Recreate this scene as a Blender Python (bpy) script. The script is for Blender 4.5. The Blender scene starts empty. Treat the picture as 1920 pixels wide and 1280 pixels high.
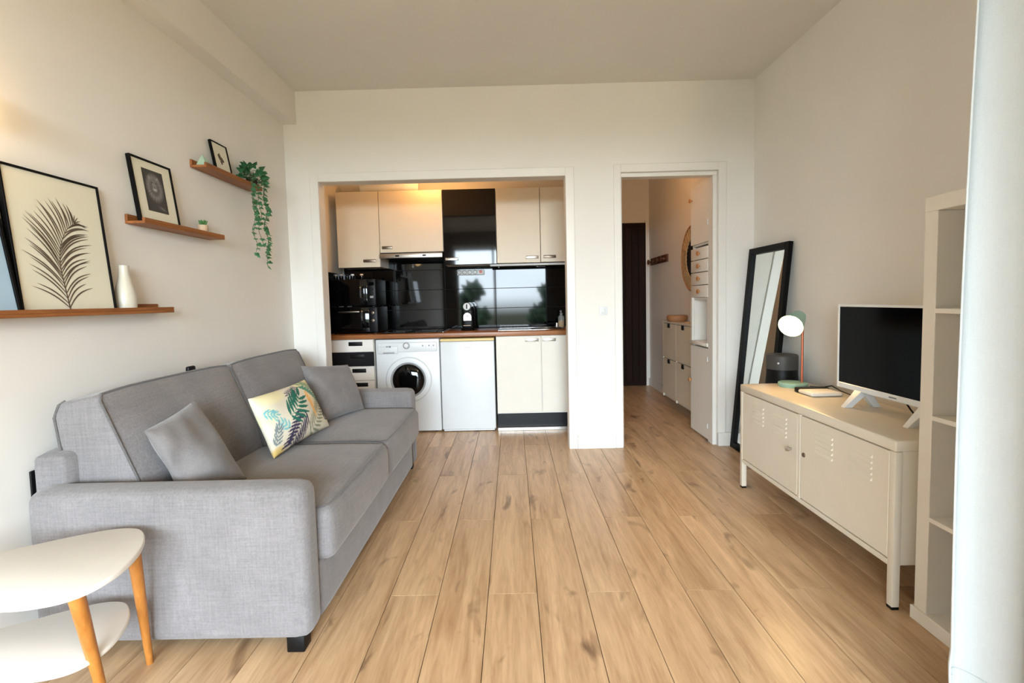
import bpy, bmesh, math, random
import numpy as np
from mathutils import Vector, Matrix

random.seed(7)
scene = bpy.context.scene
C = scene.collection

# ------------------------------------------------------------------ camera
CAM_H = 1.1659
F_PX, PITCH, YAW, ROLL = 909.37, 0.0622, -0.0073, 0.0239
fw = Vector((math.sin(YAW)*math.cos(PITCH), math.cos(YAW)*math.cos(PITCH), -math.sin(PITCH)))
r0 = Vector((math.cos(YAW), -math.sin(YAW), 0)); u0 = r0.cross(fw)
rt = r0*math.cos(ROLL) - u0*math.sin(ROLL); up = u0*math.cos(ROLL) + r0*math.sin(ROLL)
cd = bpy.data.cameras.new('camera'); cam = bpy.data.objects.new('camera', cd); C.objects.link(cam)
cd.sensor_fit = 'HORIZONTAL'; cd.sensor_width = 36.0; cd.lens = F_PX/1920*36
cd.shift_x = 5.208/1920; cd.shift_y = -20.827/1920; cd.clip_start = 0.02
cam.matrix_world = Matrix(((rt.x, up.x, -fw.x, 0), (rt.y, up.y, -fw.y, 0), (rt.z, up.z, -fw.z, CAM_H), (0, 0, 0, 1)))
scene.camera = cam

# ------------------------------------------------------------------ view and sky
scene.view_settings.view_transform = 'Standard'
scene.view_settings.look = 'None'
scene.view_settings.gamma = 1.0
scene.view_settings.use_curve_mapping = False
scene.view_settings.exposure = 0.12
scene.cycles.use_denoising = True
scene.cycles.max_bounces = 8
scene.cycles.diffuse_bounces = 5
scene.cycles.sample_clamp_indirect = 6.0

SKY = 50.0
world = bpy.data.worlds.new('sky'); scene.world = world; world.use_nodes = True
nt = world.node_tree; nt.nodes.clear()
wo = nt.nodes.new('ShaderNodeOutputWorld'); bg = nt.nodes.new('ShaderNodeBackground')
tc = nt.nodes.new('ShaderNodeTexCoord'); sx = nt.nodes.new('ShaderNodeSeparateXYZ')
rp = nt.nodes.new('ShaderNodeValToRGB')
cn = nt.nodes.new('ShaderNodeTexNoise'); cn.inputs['Scale'].default_value = 3.0; cn.inputs['Detail'].default_value = 5.0
mxn = nt.nodes.new('ShaderNodeMixRGB'); mxn.blend_type = 'MULTIPLY'; mxn.inputs[0].default_value = 0.35
nt.links.new(tc.outputs['Generated'], sx.inputs[0]); nt.links.new(tc.outputs['Generated'], cn.inputs['Vector'])
mr = nt.nodes.new('ShaderNodeMapRange'); mr.inputs[1].default_value = -1; mr.inputs[2].default_value = 1
nt.links.new(sx.outputs['Z'], mr.inputs[0]); nt.links.new(mr.outputs[0], rp.inputs[0])
e = rp.color_ramp.elements
e[0].position = 0.0; e[0].color = (0.02, 0.025, 0.018, 1)
e[1].position = 1.0; e[1].color = (0.60, 0.79, 1.0, 1)
a = rp.color_ramp.elements.new(0.485); a.color = (0.05, 0.06, 0.045, 1)
a = rp.color_ramp.elements.new(0.505); a.color = (0.78, 0.905, 1.0, 1)
nt.links.new(rp.outputs[0], mxn.inputs[1]); nt.links.new(cn.outputs['Fac'], mxn.inputs[2])
nt.links.new(mxn.outputs[0], bg.inputs[0]); bg.inputs[1].default_value = SKY
nt.links.new(bg.outputs[0], wo.inputs[0])

# daylight comes in through the balcony opening behind the camera: a portal only steers sampling
WY = -2.20                                  # inner face of the window wall
WX0, WX1, WZ1 = -1.35, 0.99, 2.45
pl = bpy.data.lights.new('window_portal', 'AREA'); pl.shape = 'RECTANGLE'
pl.size = WX1-WX0; pl.size_y = WZ1-0.02; pl.cycles.is_portal = True
po = bpy.data.objects.new('window_portal', pl); C.objects.link(po)
po.location = ((WX0+WX1)/2, WY-0.10, WZ1/2); po.rotation_euler = (math.radians(90), 0, 0)   # faces +Y

LAMP_TABLE, LAMP_SCONCE, LAMP_KITCHEN, LAMP_HALL, LAMP_ROOM = 110.0, 17.0, 230.0, 110.0, 130.0

# ------------------------------------------------------------------ helpers
def srgb(r, g, b):
    f = lambda c: (c/255/12.92) if c/255 <= 0.04045 else ((c/255+0.055)/1.055)**2.4
    return (f(r), f(g), f(b), 1)

def base_mat(name):
    m = bpy.data.materials.new(name); m.use_nodes = True
    return m, m.node_tree, m.node_tree.nodes['Principled BSDF']

def mat(name, rgb, rough=0.5, metal=0.0, var=0.0, scale=8.0, bump=0.0, bscale=60.0, stretch=None, coat=0.0, emit=None, spec=None):
    """plain procedural material: a colour with fine noise variation and relief"""
    m, nt, p = base_mat(name); c = srgb(*rgb)
    p.inputs['Roughness'].default_value = rough; p.inputs['Metallic'].default_value = metal
    if coat: p.inputs['Coat Weight'].default_value = coat; p.inputs['Coat Roughness'].default_value = 0.05
    if spec is not None: p.inputs['Specular IOR Level'].default_value = spec
    tc = nt.nodes.new('ShaderNodeTexCoord'); mp = nt.nodes.new('ShaderNodeMapping')
    nt.links.new(tc.outputs['Object'], mp.inputs[0])
    if stretch: mp.inputs['Scale'].default_value = stretch
    n = nt.nodes.new('ShaderNodeTexNoise'); n.inputs['Scale'].default_value = scale; n.inputs['Detail'].default_value = 4
    nt.links.new(mp.outputs[0], n.inputs['Vector'])
    r = nt.nodes.new('ShaderNodeValToRGB')
    v = max(var, 0.015)
    r.color_ramp.elements[0].position = 0.3; r.color_ramp.elements[1].position = 0.7
    r.color_ramp.elements[0].color = (c[0]*(1-v), c[1]*(1-v), c[2]*(1-v), 1)
    r.color_ramp.elements[1].color = (min(c[0]*(1+v), 1), min(c[1]*(1+v), 1), min(c[2]*(1+v), 1), 1)
    nt.links.new(n.outputs['Fac'], r.inputs[0]); nt.links.new(r.outputs[0], p.inputs['Base Color'])
    if bump:
        n2 = nt.nodes.new('ShaderNodeTexNoise'); n2.inputs['Scale'].default_value = bscale; n2.inputs['Detail'].default_value = 3
        nt.links.new(mp.outputs[0], n2.inputs['Vector'])
        b = nt.nodes.new('ShaderNodeBump'); b.inputs['Strength'].default_value = bump; b.inputs['Distance'].default_value = 0.002
        nt.links.new(n2.outputs['Fac'], b.inputs['Height']); nt.links.new(b.outputs[0], p.inputs['Normal'])
    if emit:
        p.inputs['Emission Color'].default_value = (emit[0], emit[1], emit[2], 1); p.inputs['Emission Strength'].default_value = emit[3]
    return m

def wood(name, dark, light, rough=0.45, axis='Y', fine=1.0, knots=0.0, rnd=True, bump=0.05, tone=0.12, spec=None):
    """grain running along one axis, each piece with its own offset and tone"""
    m, nt, p = base_mat(name); L = nt.links; N = nt.nodes.new
    tc = N('ShaderNodeTexCoord'); mp = N('ShaderNodeMapping'); oi = N('ShaderNodeObjectInfo')
    add = N('ShaderNodeVectorMath'); add.operation = 'ADD'
    mul = N('ShaderNodeVectorMath'); mul.operation = 'MULTIPLY'; mul.inputs[1].default_value = (37, 53, 29)
    cmb = N('ShaderNodeCombineXYZ')
    for i in range(3): L.new(oi.outputs['Random'], cmb.inputs[i])
    L.new(cmb.outputs[0], mul.inputs[0]); L.new(tc.outputs['Object'], add.inputs[0])
    if rnd: L.new(mul.outputs[0], add.inputs[1])
    s = [10, 10, 10]; s['XYZ'.index(axis)] = 0.9
    mp.inputs['Scale'].default_value = [k*fine for k in s]
    L.new(add.outputs[0], mp.inputs[0])
    w = N('ShaderNodeTexNoise'); w.inputs['Scale'].default_value = 1.6; w.inputs['Detail'].default_value = 6; w.inputs['Roughness'].default_value = 0.62; w.inputs['Distortion'].default_value = 0.7
    L.new(mp.outputs[0], w.inputs['Vector'])
    f = N('ShaderNodeTexNoise'); f.inputs['Scale'].default_value = 9; f.inputs['Detail'].default_value = 4
    L.new(mp.outputs[0], f.inputs['Vector'])
    mx = N('ShaderNodeMath'); mx.operation = 'MULTIPLY_ADD'; mx.inputs[1].default_value = 0.35
    L.new(f.outputs['Fac'], mx.inputs[0]); L.new(w.outputs['Fac'], mx.inputs[2])
    r = N('ShaderNodeValToRGB'); r.color_ramp.elements[0].position = 0.42; r.color_ramp.elements[1].position = 0.86
    r.color_ramp.elements[0].color = srgb(*dark); r.color_ramp.elements[1].color = srgb(*light)
    L.new(mx.outputs[0], r.inputs[0])
    out = r.outputs[0]
    if knots:
        s2 = [6.0, 6.0, 6.0]; s2['XYZ'.index(axis)] = 2.1
        mp2 = N('ShaderNodeMapping'); mp2.inputs['Scale'].default_value = s2; L.new(add.outputs[0], mp2.inputs[0])
        k = N('ShaderNodeTexNoise'); k.inputs['Scale'].default_value = 1.5; k.inputs['Detail'].default_value = 3; k.inputs['Distortion'].default_value = 0.9
        L.new(mp2.outputs[0], k.inputs['Vector'])
        kr = N('ShaderNodeValToRGB'); kr.color_ramp.elements[0].position = 0.62; kr.color_ramp.elements[1].position = 0.78
        kr.color_ramp.elements[0].color = (0, 0, 0, 1); kr.color_ramp.elements[1].color = (knots, knots, knots, 1)
        L.new(k.outputs['Fac'], kr.inputs[0])
        km = N('ShaderNodeMixRGB'); L.new(kr.outputs[0], km.inputs[0]); L.new(out, km.inputs[1])
        km.inputs[2].default_value = srgb(dark[0]*0.62, dark[1]*0.56, dark[2]*0.5); out = km.outputs[0]
    if rnd and tone:
        hv = N('ShaderNodeHueSaturation'); mm = N('ShaderNodeMapRange')
        mm.inputs[3].default_value = 1-tone; mm.inputs[4].default_value = 1+tone
        L.new(oi.outputs['Random'], mm.inputs[0]); L.new(mm.outputs[0], hv.inputs['Value']); L.new(out, hv.inputs['Color']); out = hv.outputs[0]
    L.new(out, p.inputs['Base Color']); p.inputs['Roughness'].default_value = rough
    if spec is not None: p.inputs['Specular IOR Level'].default_value = spec
    b = N('ShaderNodeBump'); b.inputs['Strength'].default_value = bump; b.inputs['Distance'].default_value = 0.001
    L.new(f.outputs['Fac'], b.inputs['Height']); L.new(b.outputs[0], p.inputs['Normal'])
    return m

def fabric(name, rgb, rough=0.92, blotch=0.10, weave=0.16, wscale=170, big=5.0):
    """short woven upholstery: cross threads plus soft pile blotches"""
    m, nt, p = base_mat(name); L = nt.links; N = nt.nodes.new; c = srgb(*rgb)
    tc = N('ShaderNodeTexCoord')
    vals = []
    for st in ((1, 1, 0.06), (0.06, 1, 1), (1, 0.06, 1)):
        mp = N('ShaderNodeMapping'); mp.inputs['Scale'].default_value = st; L.new(tc.outputs['Object'], mp.inputs[0])
        n = N('ShaderNodeTexNoise'); n.inputs['Scale'].default_value = wscale; n.inputs['Detail'].default_value = 2; L.new(mp.outputs[0], n.inputs['Vector']); vals.append(n)
    a = N('ShaderNodeMath'); a.operation = 'ADD'; L.new(vals[0].outputs['Fac'], a.inputs[0]); L.new(vals[1].outputs['Fac'], a.inputs[1])
    b = N('ShaderNodeMath'); b.operation = 'ADD'; L.new(a.outputs[0], b.inputs[0]); L.new(vals[2].outputs['Fac'], b.inputs[1])
    w = N('ShaderNodeMapRange'); w.inputs[1].default_value = 1.1; w.inputs[2].default_value = 1.9; w.inputs[3].default_value = 1-weave; w.inputs[4].default_value = 1+weave
    L.new(b.outputs[0], w.inputs[0])
    g = N('ShaderNodeTexNoise'); g.inputs['Scale'].default_value = big; g.inputs['Detail'].default_value = 4; g.inputs['Distortion'].default_value = 0.6; L.new(tc.outputs['Object'], g.inputs['Vector'])
    gm = N('ShaderNodeMapRange'); gm.inputs[1].default_value = 0.3; gm.inputs[2].default_value = 0.7; gm.inputs[3].default_value = 1-blotch; gm.inputs[4].default_value = 1+blotch
    L.new(g.outputs['Fac'], gm.inputs[0])
    t = N('ShaderNodeMath'); t.operation = 'MULTIPLY'; L.new(w.outputs[0], t.inputs[0]); L.new(gm.outputs[0], t.inputs[1])
    hv = N('ShaderNodeHueSaturation'); hv.inputs['Color'].default_value = c; L.new(t.outputs[0], hv.inputs['Value'])
    L.new(hv.outputs[0], p.inputs['Base Color']); p.inputs['Roughness'].default_value = rough
    p.inputs['Sheen Weight'].default_value = 0.25; p.inputs['Sheen Roughness'].default_value = 0.5
    p.inputs['Specular IOR Level'].default_value = 0.2
    bp = N('ShaderNodeBump'); bp.inputs['Strength'].default_value = 0.25; bp.inputs['Distance'].default_value = 0.002
    L.new(b.outputs[0], bp.inputs['Height']); L.new(bp.outputs[0], p.inputs['Normal'])
    return m

def printed(name, rough=0.8):
    """flat print: colours stored on the mesh"""
    m, nt, p = base_mat(name); v = nt.nodes.new('ShaderNodeVertexColor'); v.layer_name = 'print'
    nt.links.new(v.outputs[0], p.inputs['Base Color']); p.inputs['Roughness'].default_value = rough
    return m

def glow(name, rgb, strength):
    m, nt, p = base_mat(name)
    p.inputs['Base Color'].default_value = (0.9, 0.9, 0.9, 1)
    p.inputs['Emission Color'].default_value = (rgb[0], rgb[1], rgb[2], 1); p.inputs['Emission Strength'].default_value = strength
    return m

def glass(name, rgb=(255, 255, 255), rough=0.02, ior=1.45, mix=0.75):
    m, nt, p = base_mat(name); c = srgb(*rgb)
    p.inputs['Base Color'].default_value = c; p.inputs['Roughness'].default_value = rough; p.inputs['IOR'].default_value = ior
    t = nt.nodes.new('ShaderNodeBsdfTransparent'); t.inputs[0].default_value = c
    mx = nt.nodes.new('ShaderNodeMixShader'); mx.inputs[0].default_value = 1-mix
    nt.links.new(t.outputs[0], mx.inputs[1]); nt.links.new(p.outputs[0], mx.inputs[2])
    nt.links.new(mx.outputs[0], nt.nodes['Material Output'].inputs[0])
    return m

# ---- shapes
def bm_new(): return bmesh.new()

def box(x0, x1, y0, y1, z0, z1, bev=0.0, seg=2, bm=None):
    t = bmesh.new()
    vs = [t.verts.new((x, y, z)) for x in (x0, x1) for y in (y0, y1) for z in (z0, z1)]
    for f in ((0, 1, 3, 2), (4, 6, 7, 5), (0, 4, 5, 1), (2, 3, 7, 6), (0, 2, 6, 4), (1, 5, 7, 3)): t.faces.new([vs[i] for i in f])
    bmesh.ops.recalc_face_normals(t, faces=t.faces)
    if bev:
        bmesh.ops.bevel(t, geom=list(t.edges), offset=min(bev, 0.49*min(abs(x1-x0), abs(y1-y0), abs(z1-z0))), segments=seg, profile=0.5, affect='EDGES')
    return join(bm, t)

def join(bm, t):
    if bm is None: return t
    me = bpy.data.meshes.new('tmp'); t.to_mesh(me); bm.from_mesh(me); bpy.data.meshes.remove(me); t.free()
    return bm

def rod(p0, p1, r0, r1=None, n=16, bm=None, caps=True):
    r1 = r0 if r1 is None else r1
    t = bmesh.new(); p0 = Vector(p0); p1 = Vector(p1); d = (p1-p0)
    q = d.to_track_quat('Z', 'Y').to_matrix()
    A = [t.verts.new(p0 + q @ Vector((math.cos(2*math.pi*i/n)*r0, math.sin(2*math.pi*i/n)*r0, 0))) for i in range(n)]
    B = [t.verts.new(p1 + q @ Vector((math.cos(2*math.pi*i/n)*r1, math.sin(2*math.pi*i/n)*r1, 0))) for i in range(n)]
    for i in range(n): t.faces.new((A[i], A[(i+1) % n], B[(i+1) % n], B[i]))
    if caps: t.faces.new(A[::-1]); t.faces.new(B)
    return join(bm, t)

def tube(pts, r, n=8, closed=False, bm=None):
    t = bmesh.new(); pts = [Vector(p) for p in pts]; rings = []
    m = len(pts); prev = None
    for i, p in enumerate(pts):
        a = pts[(i-1) % m] if (closed or i > 0) else p; b = pts[(i+1) % m] if (closed or i < m-1) else p
        d = (b-a).normalized()
        if prev is None:
            nrm = d.orthogonal().normalized()
        else:
            nrm = (prev - d*prev.dot(d)).normalized()
        prev = nrm; bn = d.cross(nrm)
        rr = r[i] if isinstance(r, (list, tuple)) else r
        rings.append([t.verts.new(p + nrm*math.cos(2*math.pi*k/n)*rr + bn*math.sin(2*math.pi*k/n)*rr) for k in range(n)])
    for i in range(m if closed else m-1):
        A, B = rings[i], rings[(i+1) % m]
        for k in range(n): t.faces.new((A[k], A[(k+1) % n], B[(k+1) % n], B[k]))
    if not closed: t.faces.new(rings[0][::-1]); t.faces.new(rings[-1])
    bmesh.ops.recalc_face_normals(t, faces=t.faces)
    return join(bm, t)

def lathe(prof, n=24, loc=(0, 0, 0), axis=(0, 0, 1), bm=None):
    """prof: list of (radius, height) along the axis"""
    t = bmesh.new(); q = Vector(axis).to_track_quat('Z', 'Y').to_matrix(); o = Vector(loc); rings = []
    for r, h in prof:
        if r < 1e-5: rings.append([t.verts.new(o + q @ Vector((0, 0, h)))])
        else: rings.append([t.verts.new(o + q @ Vector((r*math.cos(2*math.pi*k/n), r*math.sin(2*math.pi*k/n), h))) for k in range(n)])
    for A, B in zip(rings, rings[1:]):
        for k in range(n):
            k2 = (k+1) % n
            if len(A) == 1 and len(B) == 1: continue
            if len(A) == 1: t.faces.new((A[0], B[k2], B[k]))
            elif len(B) == 1: t.faces.new((A[k], A[k2], B[0]))
            else: t.faces.new((A[k], A[k2], B[k2], B[k]))
    bmesh.ops.recalc_face_normals(t, faces=t.faces)
    return join(bm, t)

def prism(poly, lo, hi, axis='Z', bev=0.0, seg=2, bm=None):
    """polygon extruded along an axis; poly coordinates are the two other axes in order"""
    t = bmesh.new(); i = 'XYZ'.index(axis); o = [k for k in range(3) if k != i]
    def V(p, h):
        v = [0, 0, 0]; v[o[0]], v[o[1]] = p; v[i] = h; return t.verts.new(v)
    A = [V(p, lo) for p in poly]; B = [V(p, hi) for p in poly]; n = len(poly)
    t.faces.new(A[::-1]); t.faces.new(B)
    for k in range(n): t.faces.new((A[k], A[(k+1) % n], B[(k+1) % n], B[k]))
    bmesh.ops.recalc_face_normals(t, faces=t.faces)
    if bev: bmesh.ops.bevel(t, geom=list(t.edges), offset=bev, segments=seg, profile=0.5, affect='EDGES', clamp_overlap=True)
    return join(bm, t)

def softbox(x0, x1, y0, y1, z0, z1, r, n=14, fn=None):
    """dense rounded box; fn(p, u, v, w) may push points for a stuffed look"""
    t = bmesh.new(); h = Vector(((x1-x0)/2, (y1-y0)/2, (z1-z0)/2)); c = Vector(((x0+x1)/2, (y0+y1)/2, (z0+z1)/2))
    bmesh.ops.create_cube(t, size=2.0); bmesh.ops.subdivide_edges(t, edges=list(t.edges), cuts=n, use_grid_fill=True)
    for v in t.verts:
        u = v.co.copy()
        p = Vector([u[k]*h[k] for k in range(3)])
        # concentrate grid lines near the edges so the rounding is smooth
        for k in range(3):
            a = abs(u[k]); a = 1-(1-a)**1.6
            p[k] = math.copysign(a*h[k], u[k])
        rr = min(r, min(h)*0.98)
        q = Vector([max(-(h[k]-rr), min(h[k]-rr, p[k])) for k in range(3)]); d = p-q
        if d.length > 1e-7: p = q + d.normalized()*rr
        if fn: p = fn(p, p[0]/h[0], p[1]/h[1], p[2]/h[2])
        v.co = c + p
    return t

# ---- objects
def wloc(o):
    v = Vector((0, 0, 0))
    while o: v = v + o.location; o = o.parent
    return v

def obj(name, bm, material, parent=None, smooth=True, ang=35, local=False):
    """link a bmesh as one mesh object; world coordinates unless local"""
    me = bpy.data.meshes.new(name); bm.to_mesh(me); bm.free()
    o = bpy.data.objects.new(name, me); C.objects.link(o)
    if isinstance(material, (list, tuple)):
        for m in material: me.materials.append(m)
    else: me.materials.append(material)
    if smooth:
        me.polygons.foreach_set('use_smooth', [True]*len(me.polygons)); me.set_sharp_from_angle(angle=math.radians(ang))
    if parent:
        o.parent = parent
        if not local: me.transform(Matrix.Translation(-wloc(parent)))
    elif not local:
        co = np.empty(len(me.vertices)*3); me.vertices.foreach_get('co', co); co = co.reshape(-1, 3)
        b = Vector(((co[:, 0].min()+co[:, 0].max())/2, (co[:, 1].min()+co[:, 1].max())/2, co[:, 2].min()))
        me.transform(Matrix.Translation(-b)); o.location = b
    return o

def tag(o, label, cat, group=None, kind=None):
    o['label'] = label; o['category'] = cat
    if group: o['group'] = group
    if kind: o['kind'] = kind
    return o

def thing(name, label, cat, loc=(0, 0, 0), rotz=0, group=None):
    o = bpy.data.objects.new(name, None); C.objects.link(o); o.location = loc; o.rotation_euler = (0, 0, rotz)
    o.empty_display_size = 0.05
    return tag(o, label, cat, group)

def struct(name, bm, m, parent=None, label=None, smooth=True):
    o = obj(name, bm, m, parent, smooth)
    if not parent: o['kind'] = 'structure'
    if label: o['label'] = label
    return o

# ------------------------------------------------------------------ materials
M = {}
M['paint'] = mat('wall_paint', (229, 226, 220), 0.75, var=0.015, scale=3, bump=0.06, bscale=220)
M['ceil'] = mat('ceiling_paint', (222, 219, 213), 0.85, var=0.015, scale=3, bump=0.06, bscale=180)
M['trim'] = mat('white_gloss_paint', (228, 225, 219), 0.35, var=0.01, scale=4, bump=0.03, bscale=120)
M['plank'] = wood('oak_floor', (164, 128, 92), (216, 183, 144), rough=0.34, axis='Y', knots=0.95, bump=0.04, tone=0.05)
M['taupe'] = mat('taupe_bounce_cut', (112, 102, 90), 0.8, var=0.02)  # dark stand-in for grey curtains on unseen walls, cuts bounced light
M['concrete'] = mat('slab_concrete', (150, 146, 138), 0.9, var=0.08)
M['joint'] = mat('dark_joint', (48, 34, 24), 0.9, spec=0.1)
M['shelfwood'] = wood('brown_stained_wood', (118, 68, 30), (158, 98, 48), rough=0.5, axis='Y', rnd=True, tone=0.04)
M['counter'] = wood('walnut_worktop', (120, 72, 38), (170, 110, 64), rough=0.35, axis='X', rnd=False)
M['legwood'] = wood('honey_wood', (146, 86, 30), (182, 120, 54), rough=0.4, axis='Z', fine=1.6)
M['hookwood'] = wood('dark_brown_wood', (70, 38, 20), (104, 62, 34), rough=0.5, axis='Y')
M['knobwood'] = wood('orange_knob_wood', (160, 104, 58), (190, 138, 88), rough=0.45, axis='Z', fine=3)
M['darkdoor'] = wood('dark_entrance_door', (20, 9, 5), (40, 20, 11), rough=0.55, axis='Z', rnd=True, spec=0.15)
M['sofa'] = fabric('grey_sofa_fabric', (120, 116, 116))
M['piping'] = fabric('grey_piping', (96, 93, 92), blotch=0.03)
M['cushion'] = fabric('grey_cushion_velvet', (116, 112, 111), blotch=0.16, weave=0.08, big=9)
M['blackplastic'] = mat('black_plastic', (10, 10, 11), 0.45, var=0.1, spec=0.22)
M['blackgloss'] = mat('black_gloss', (5, 5, 6), 0.05, var=0.05, spec=0.35)
M['tile'] = mat('black_gloss_tile', (5, 5, 6), 0.04, var=0.2, scale=2, bump=0.015, bscale=4, spec=0.28)
M['grout'] = mat('dark_grout', (26, 26, 28), 0.8)
M['whitemetal'] = mat('white_lacquered_metal', (214, 204, 186), 0.35, var=0.01)
M['whitelam'] = mat('white_laminate', (232, 228, 220), 0.4, var=0.01)
M['palelam'] = mat('pale_kitchen_laminate', (222, 216, 204), 0.38, var=0.012)
M['creamlam'] = mat('cream_kitchen_laminate', (216, 205, 184), 0.38, var=0.012)
M['blacklam'] = mat('black_gloss_kitchen_front', (16, 15, 16), 0.045, var=0.05, spec=0.35)
M['blackmat'] = mat('black_matt_front', (18, 18, 21), 0.4, var=0.05, spec=0.2)
M['steel'] = mat('brushed_steel', (196, 192, 186), 0.28, metal=1.0, var=0.05, scale=30, stretch=(1, 12, 12))
M['darksteel'] = mat('dark_steel', (120, 108, 96), 0.35, metal=1.0, var=0.05)
M['enamel'] = mat('white_appliance_enamel', (220, 224, 226), 0.28, var=0.008)
M['greyplastic'] = mat('grey_plastic', (150, 152, 154), 0.45)
M['palegrey'] = mat('pale_grey_plastic', (214, 217, 218), 0.4)
M['yellowed'] = mat('yellowed_plastic', (236, 212, 150), 0.5)
M['mirror'] = mat('mirror_silver', (235, 240, 238), 0.0, metal=1.0)
M['blackframe'] = mat('black_frame', (8, 8, 9), 0.5, var=0.05, spec=0.12)
M['copper'] = mat('copper_pole', (190, 112, 84), 0.3, metal=0.85, var=0.03)
M['teal'] = mat('sage_green_lacquer', (142, 182, 168), 0.4, var=0.02)
M['whiteceramic'] = mat('white_glaze', (196, 191, 176), 0.25, var=0.04, scale=14, stretch=(1, 1, 0.2))
M['potbeige'] = mat('beige_pot', (206, 178, 148), 0.6, var=0.05)
M['leaf'] = mat('ivy_leaf', (72, 132, 88), 0.55, var=0.35, scale=16)
M['succ'] = mat('succulent_leaf', (62, 112, 52), 0.55, var=0.2)
M['vine'] = mat('vine_stem', (70, 92, 56), 0.6)
M['paper'] = mat('cream_paper', (222, 218, 198), 0.55, var=0.01, scale=5)
M['sepia'] = mat('sepia_ink', (88, 74, 60), 0.7, var=0.12, scale=30)
M['bluepaper'] = mat('pale_blue_print', (158, 184, 204), 0.25, var=0.1, scale=4)
M['print'] = printed('ink_print', 0.5)
M['printcloth'] = printed('printed_cotton', 0.9)
M['curtain'] = fabric('white_curtain_linen', (196, 200, 199), blotch=0.02, weave=0.03, wscale=400)
M['rattan'] = mat('rattan_cane', (186, 160, 122), 0.6, var=0.2, scale=40, bump=0.3, bscale=90)
M['bowlwood'] = mat('woven_bowl_cane', (160, 112, 72), 0.6, var=0.2, scale=60, bump=0.3, bscale=120)
M['amber'] = mat('amber_glass_bottle', (120, 76, 30), 0.15, var=0.1)
M['soap'] = mat('amber_soap', (206, 150, 60), 0.2, var=0.05)
M['clear'] = glass('clear_glass', (236, 242, 240))
M['green_glass'] = mat('pale_green_stone', (176, 204, 184), 0.3, var=0.12, scale=20)
M['screen'] = mat('tv_screen', (5, 5, 7), 0.1, var=0.05, spec=0.05)
M['red'] = mat('red_switch', (206, 84, 60), 0.4)
M['ink'] = mat('grey_ink', (120, 124, 128), 0.6)
M['plantsoil'] = mat('soil', (50, 38, 28), 0.9)
M['bark'] = mat('tree_bark', (70, 60, 48), 0.9, var=0.2)
M['treeleaf'] = mat('tree_foliage', (46, 66, 36), 0.8, var=0.4, scale=3)

# ------------------------------------------------------------------ room
XL, XR, YB = -1.688, 1.841, 3.719          # left wall, right wall, back wall faces
HC = 2.759
YT = YB+0.11                               # back of the dividing wall
KX0, KX1, KZ = -1.442, 0.421, 2.088        # kitchen opening
DX0, DX1, DZ = 0.838, 1.570, 2.103         # doorway
AX0, AX1, AYB = -1.69, 0.70, 4.89          # kitchen alcove
HX1, HYB = 1.80, 6.38                      # hall right wall, hall far wall
P = M['paint']

# floor: dark base with every plank on it
fl = box(XL-0.1, XR+0.1, WY-0.15, HYB+0.1, -0.06, -0.0165)
floor = struct('floor', fl, M['joint'], label='light oak plank floor running from the camera to the kitchen')
PW, PX0, PLEN = 0.1955, 0.073, 1.32
pm = {}
def plank_mesh(length, width):
    k = (round(length, 3), round(width, 3))
    if k not in pm:
        b = box(-width/2+0.0012, width/2-0.0012, -length/2+0.0012, length/2-0.0012, -0.016, 0.0, 0.0006, 1)
        me = bpy.data.meshes.new('plank'); b.to_mesh(me); b.free(); me.materials.append(M['plank']); pm[k] = me
    return pm[k]
for i in range(-10, 12):
    x0 = PX0+(i-1)*PW; x1 = x0+PW
    x0c, x1c = max(x0, XL), min(x1, XR)
    if x1c-x0c < 0.02: continue
    yend = HYB if x1c > DX0+0.02 else 4.89
    y = (1.862 if i % 2 == 0 else 2.52)-PLEN*4
    while y < yend:
        a, b = max(y, WY), min(y+PLEN, yend)
        if b-a > 0.03:
            o = bpy.data.objects.new('plank', plank_mesh(b-a, x1c-x0c)); C.objects.link(o)
            o.parent = floor; o.location = Vector(((x0c+x1c)/2, (a+b)/2, 0)) - floor.location
        y += PLEN

struct('ceiling', box(XL-0.12, XR+0.12, WY-0.12, HYB+0.1, HC, HC+0.1), M['ceil'], label='plain off-white ceiling')
struct('wall_left', box(XL-0.12, XL, WY-0.12, AYB+0.12, -0.05, HC), P, label='white left wall carrying the picture ledges')
struct('wall_right', box(XR, XR+0.12, WY-0.12, YT, -0.05, HC), P, label='white right wall behind the television')
b = box(XL, KX0, YB, YT, -0.05, HC); box(KX0, KX1, YB, YT, KZ, HC, bm=b); box(KX1, DX0, YB, YT, -0.05, HC, bm=b)
box(DX0, DX1, YB, YT, DZ, HC, bm=b); box(DX1, XR, YB, YT, -0.05, HC, bm=b)
struct('wall_back', b, P, label='white back wall with the kitchen opening and the doorway', smooth=False)
b = box(XL, WX0, WY-0.12, WY, -0.05, HC); box(WX1, XR, WY-0.12, WY, -0.05, HC, bm=b); box(WX0, WX1, WY-0.12, WY, WZ1, HC, bm=b)
struct('wall_front', b, M['taupe'], label='window wall behind the viewer', smooth=False)
struct('wall_shade_block', box(1.0, XR, WY, 0.86, -0.05, HC), M['taupe'], label='unseen wall block added in front of the curtain to shade it')  # added out of view to cut the daylight reaching the curtain
# balcony opening frame
w1 = struct('window_1', box(WX0, WX1, WY-0.10, WY-0.04, WZ1-0.05, WZ1), M['trim'], label='white balcony window frame behind the viewer')
for x in (WX0+0.025, -0.42, WX1-0.025): struct('window_frame', box(x-0.025, x+0.025, WY-0.10, WY-0.04, 0, WZ1-0.05), M['trim'], w1)
struct('sky_block_slab', box(-2.6, 2.6, WY-1.75, WY-0.12, 2.50, 2.66), M['concrete'], label='unseen slab added outside the window to block high sky light')  # unseen overhang, added to keep steep sky light off the near floor
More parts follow.
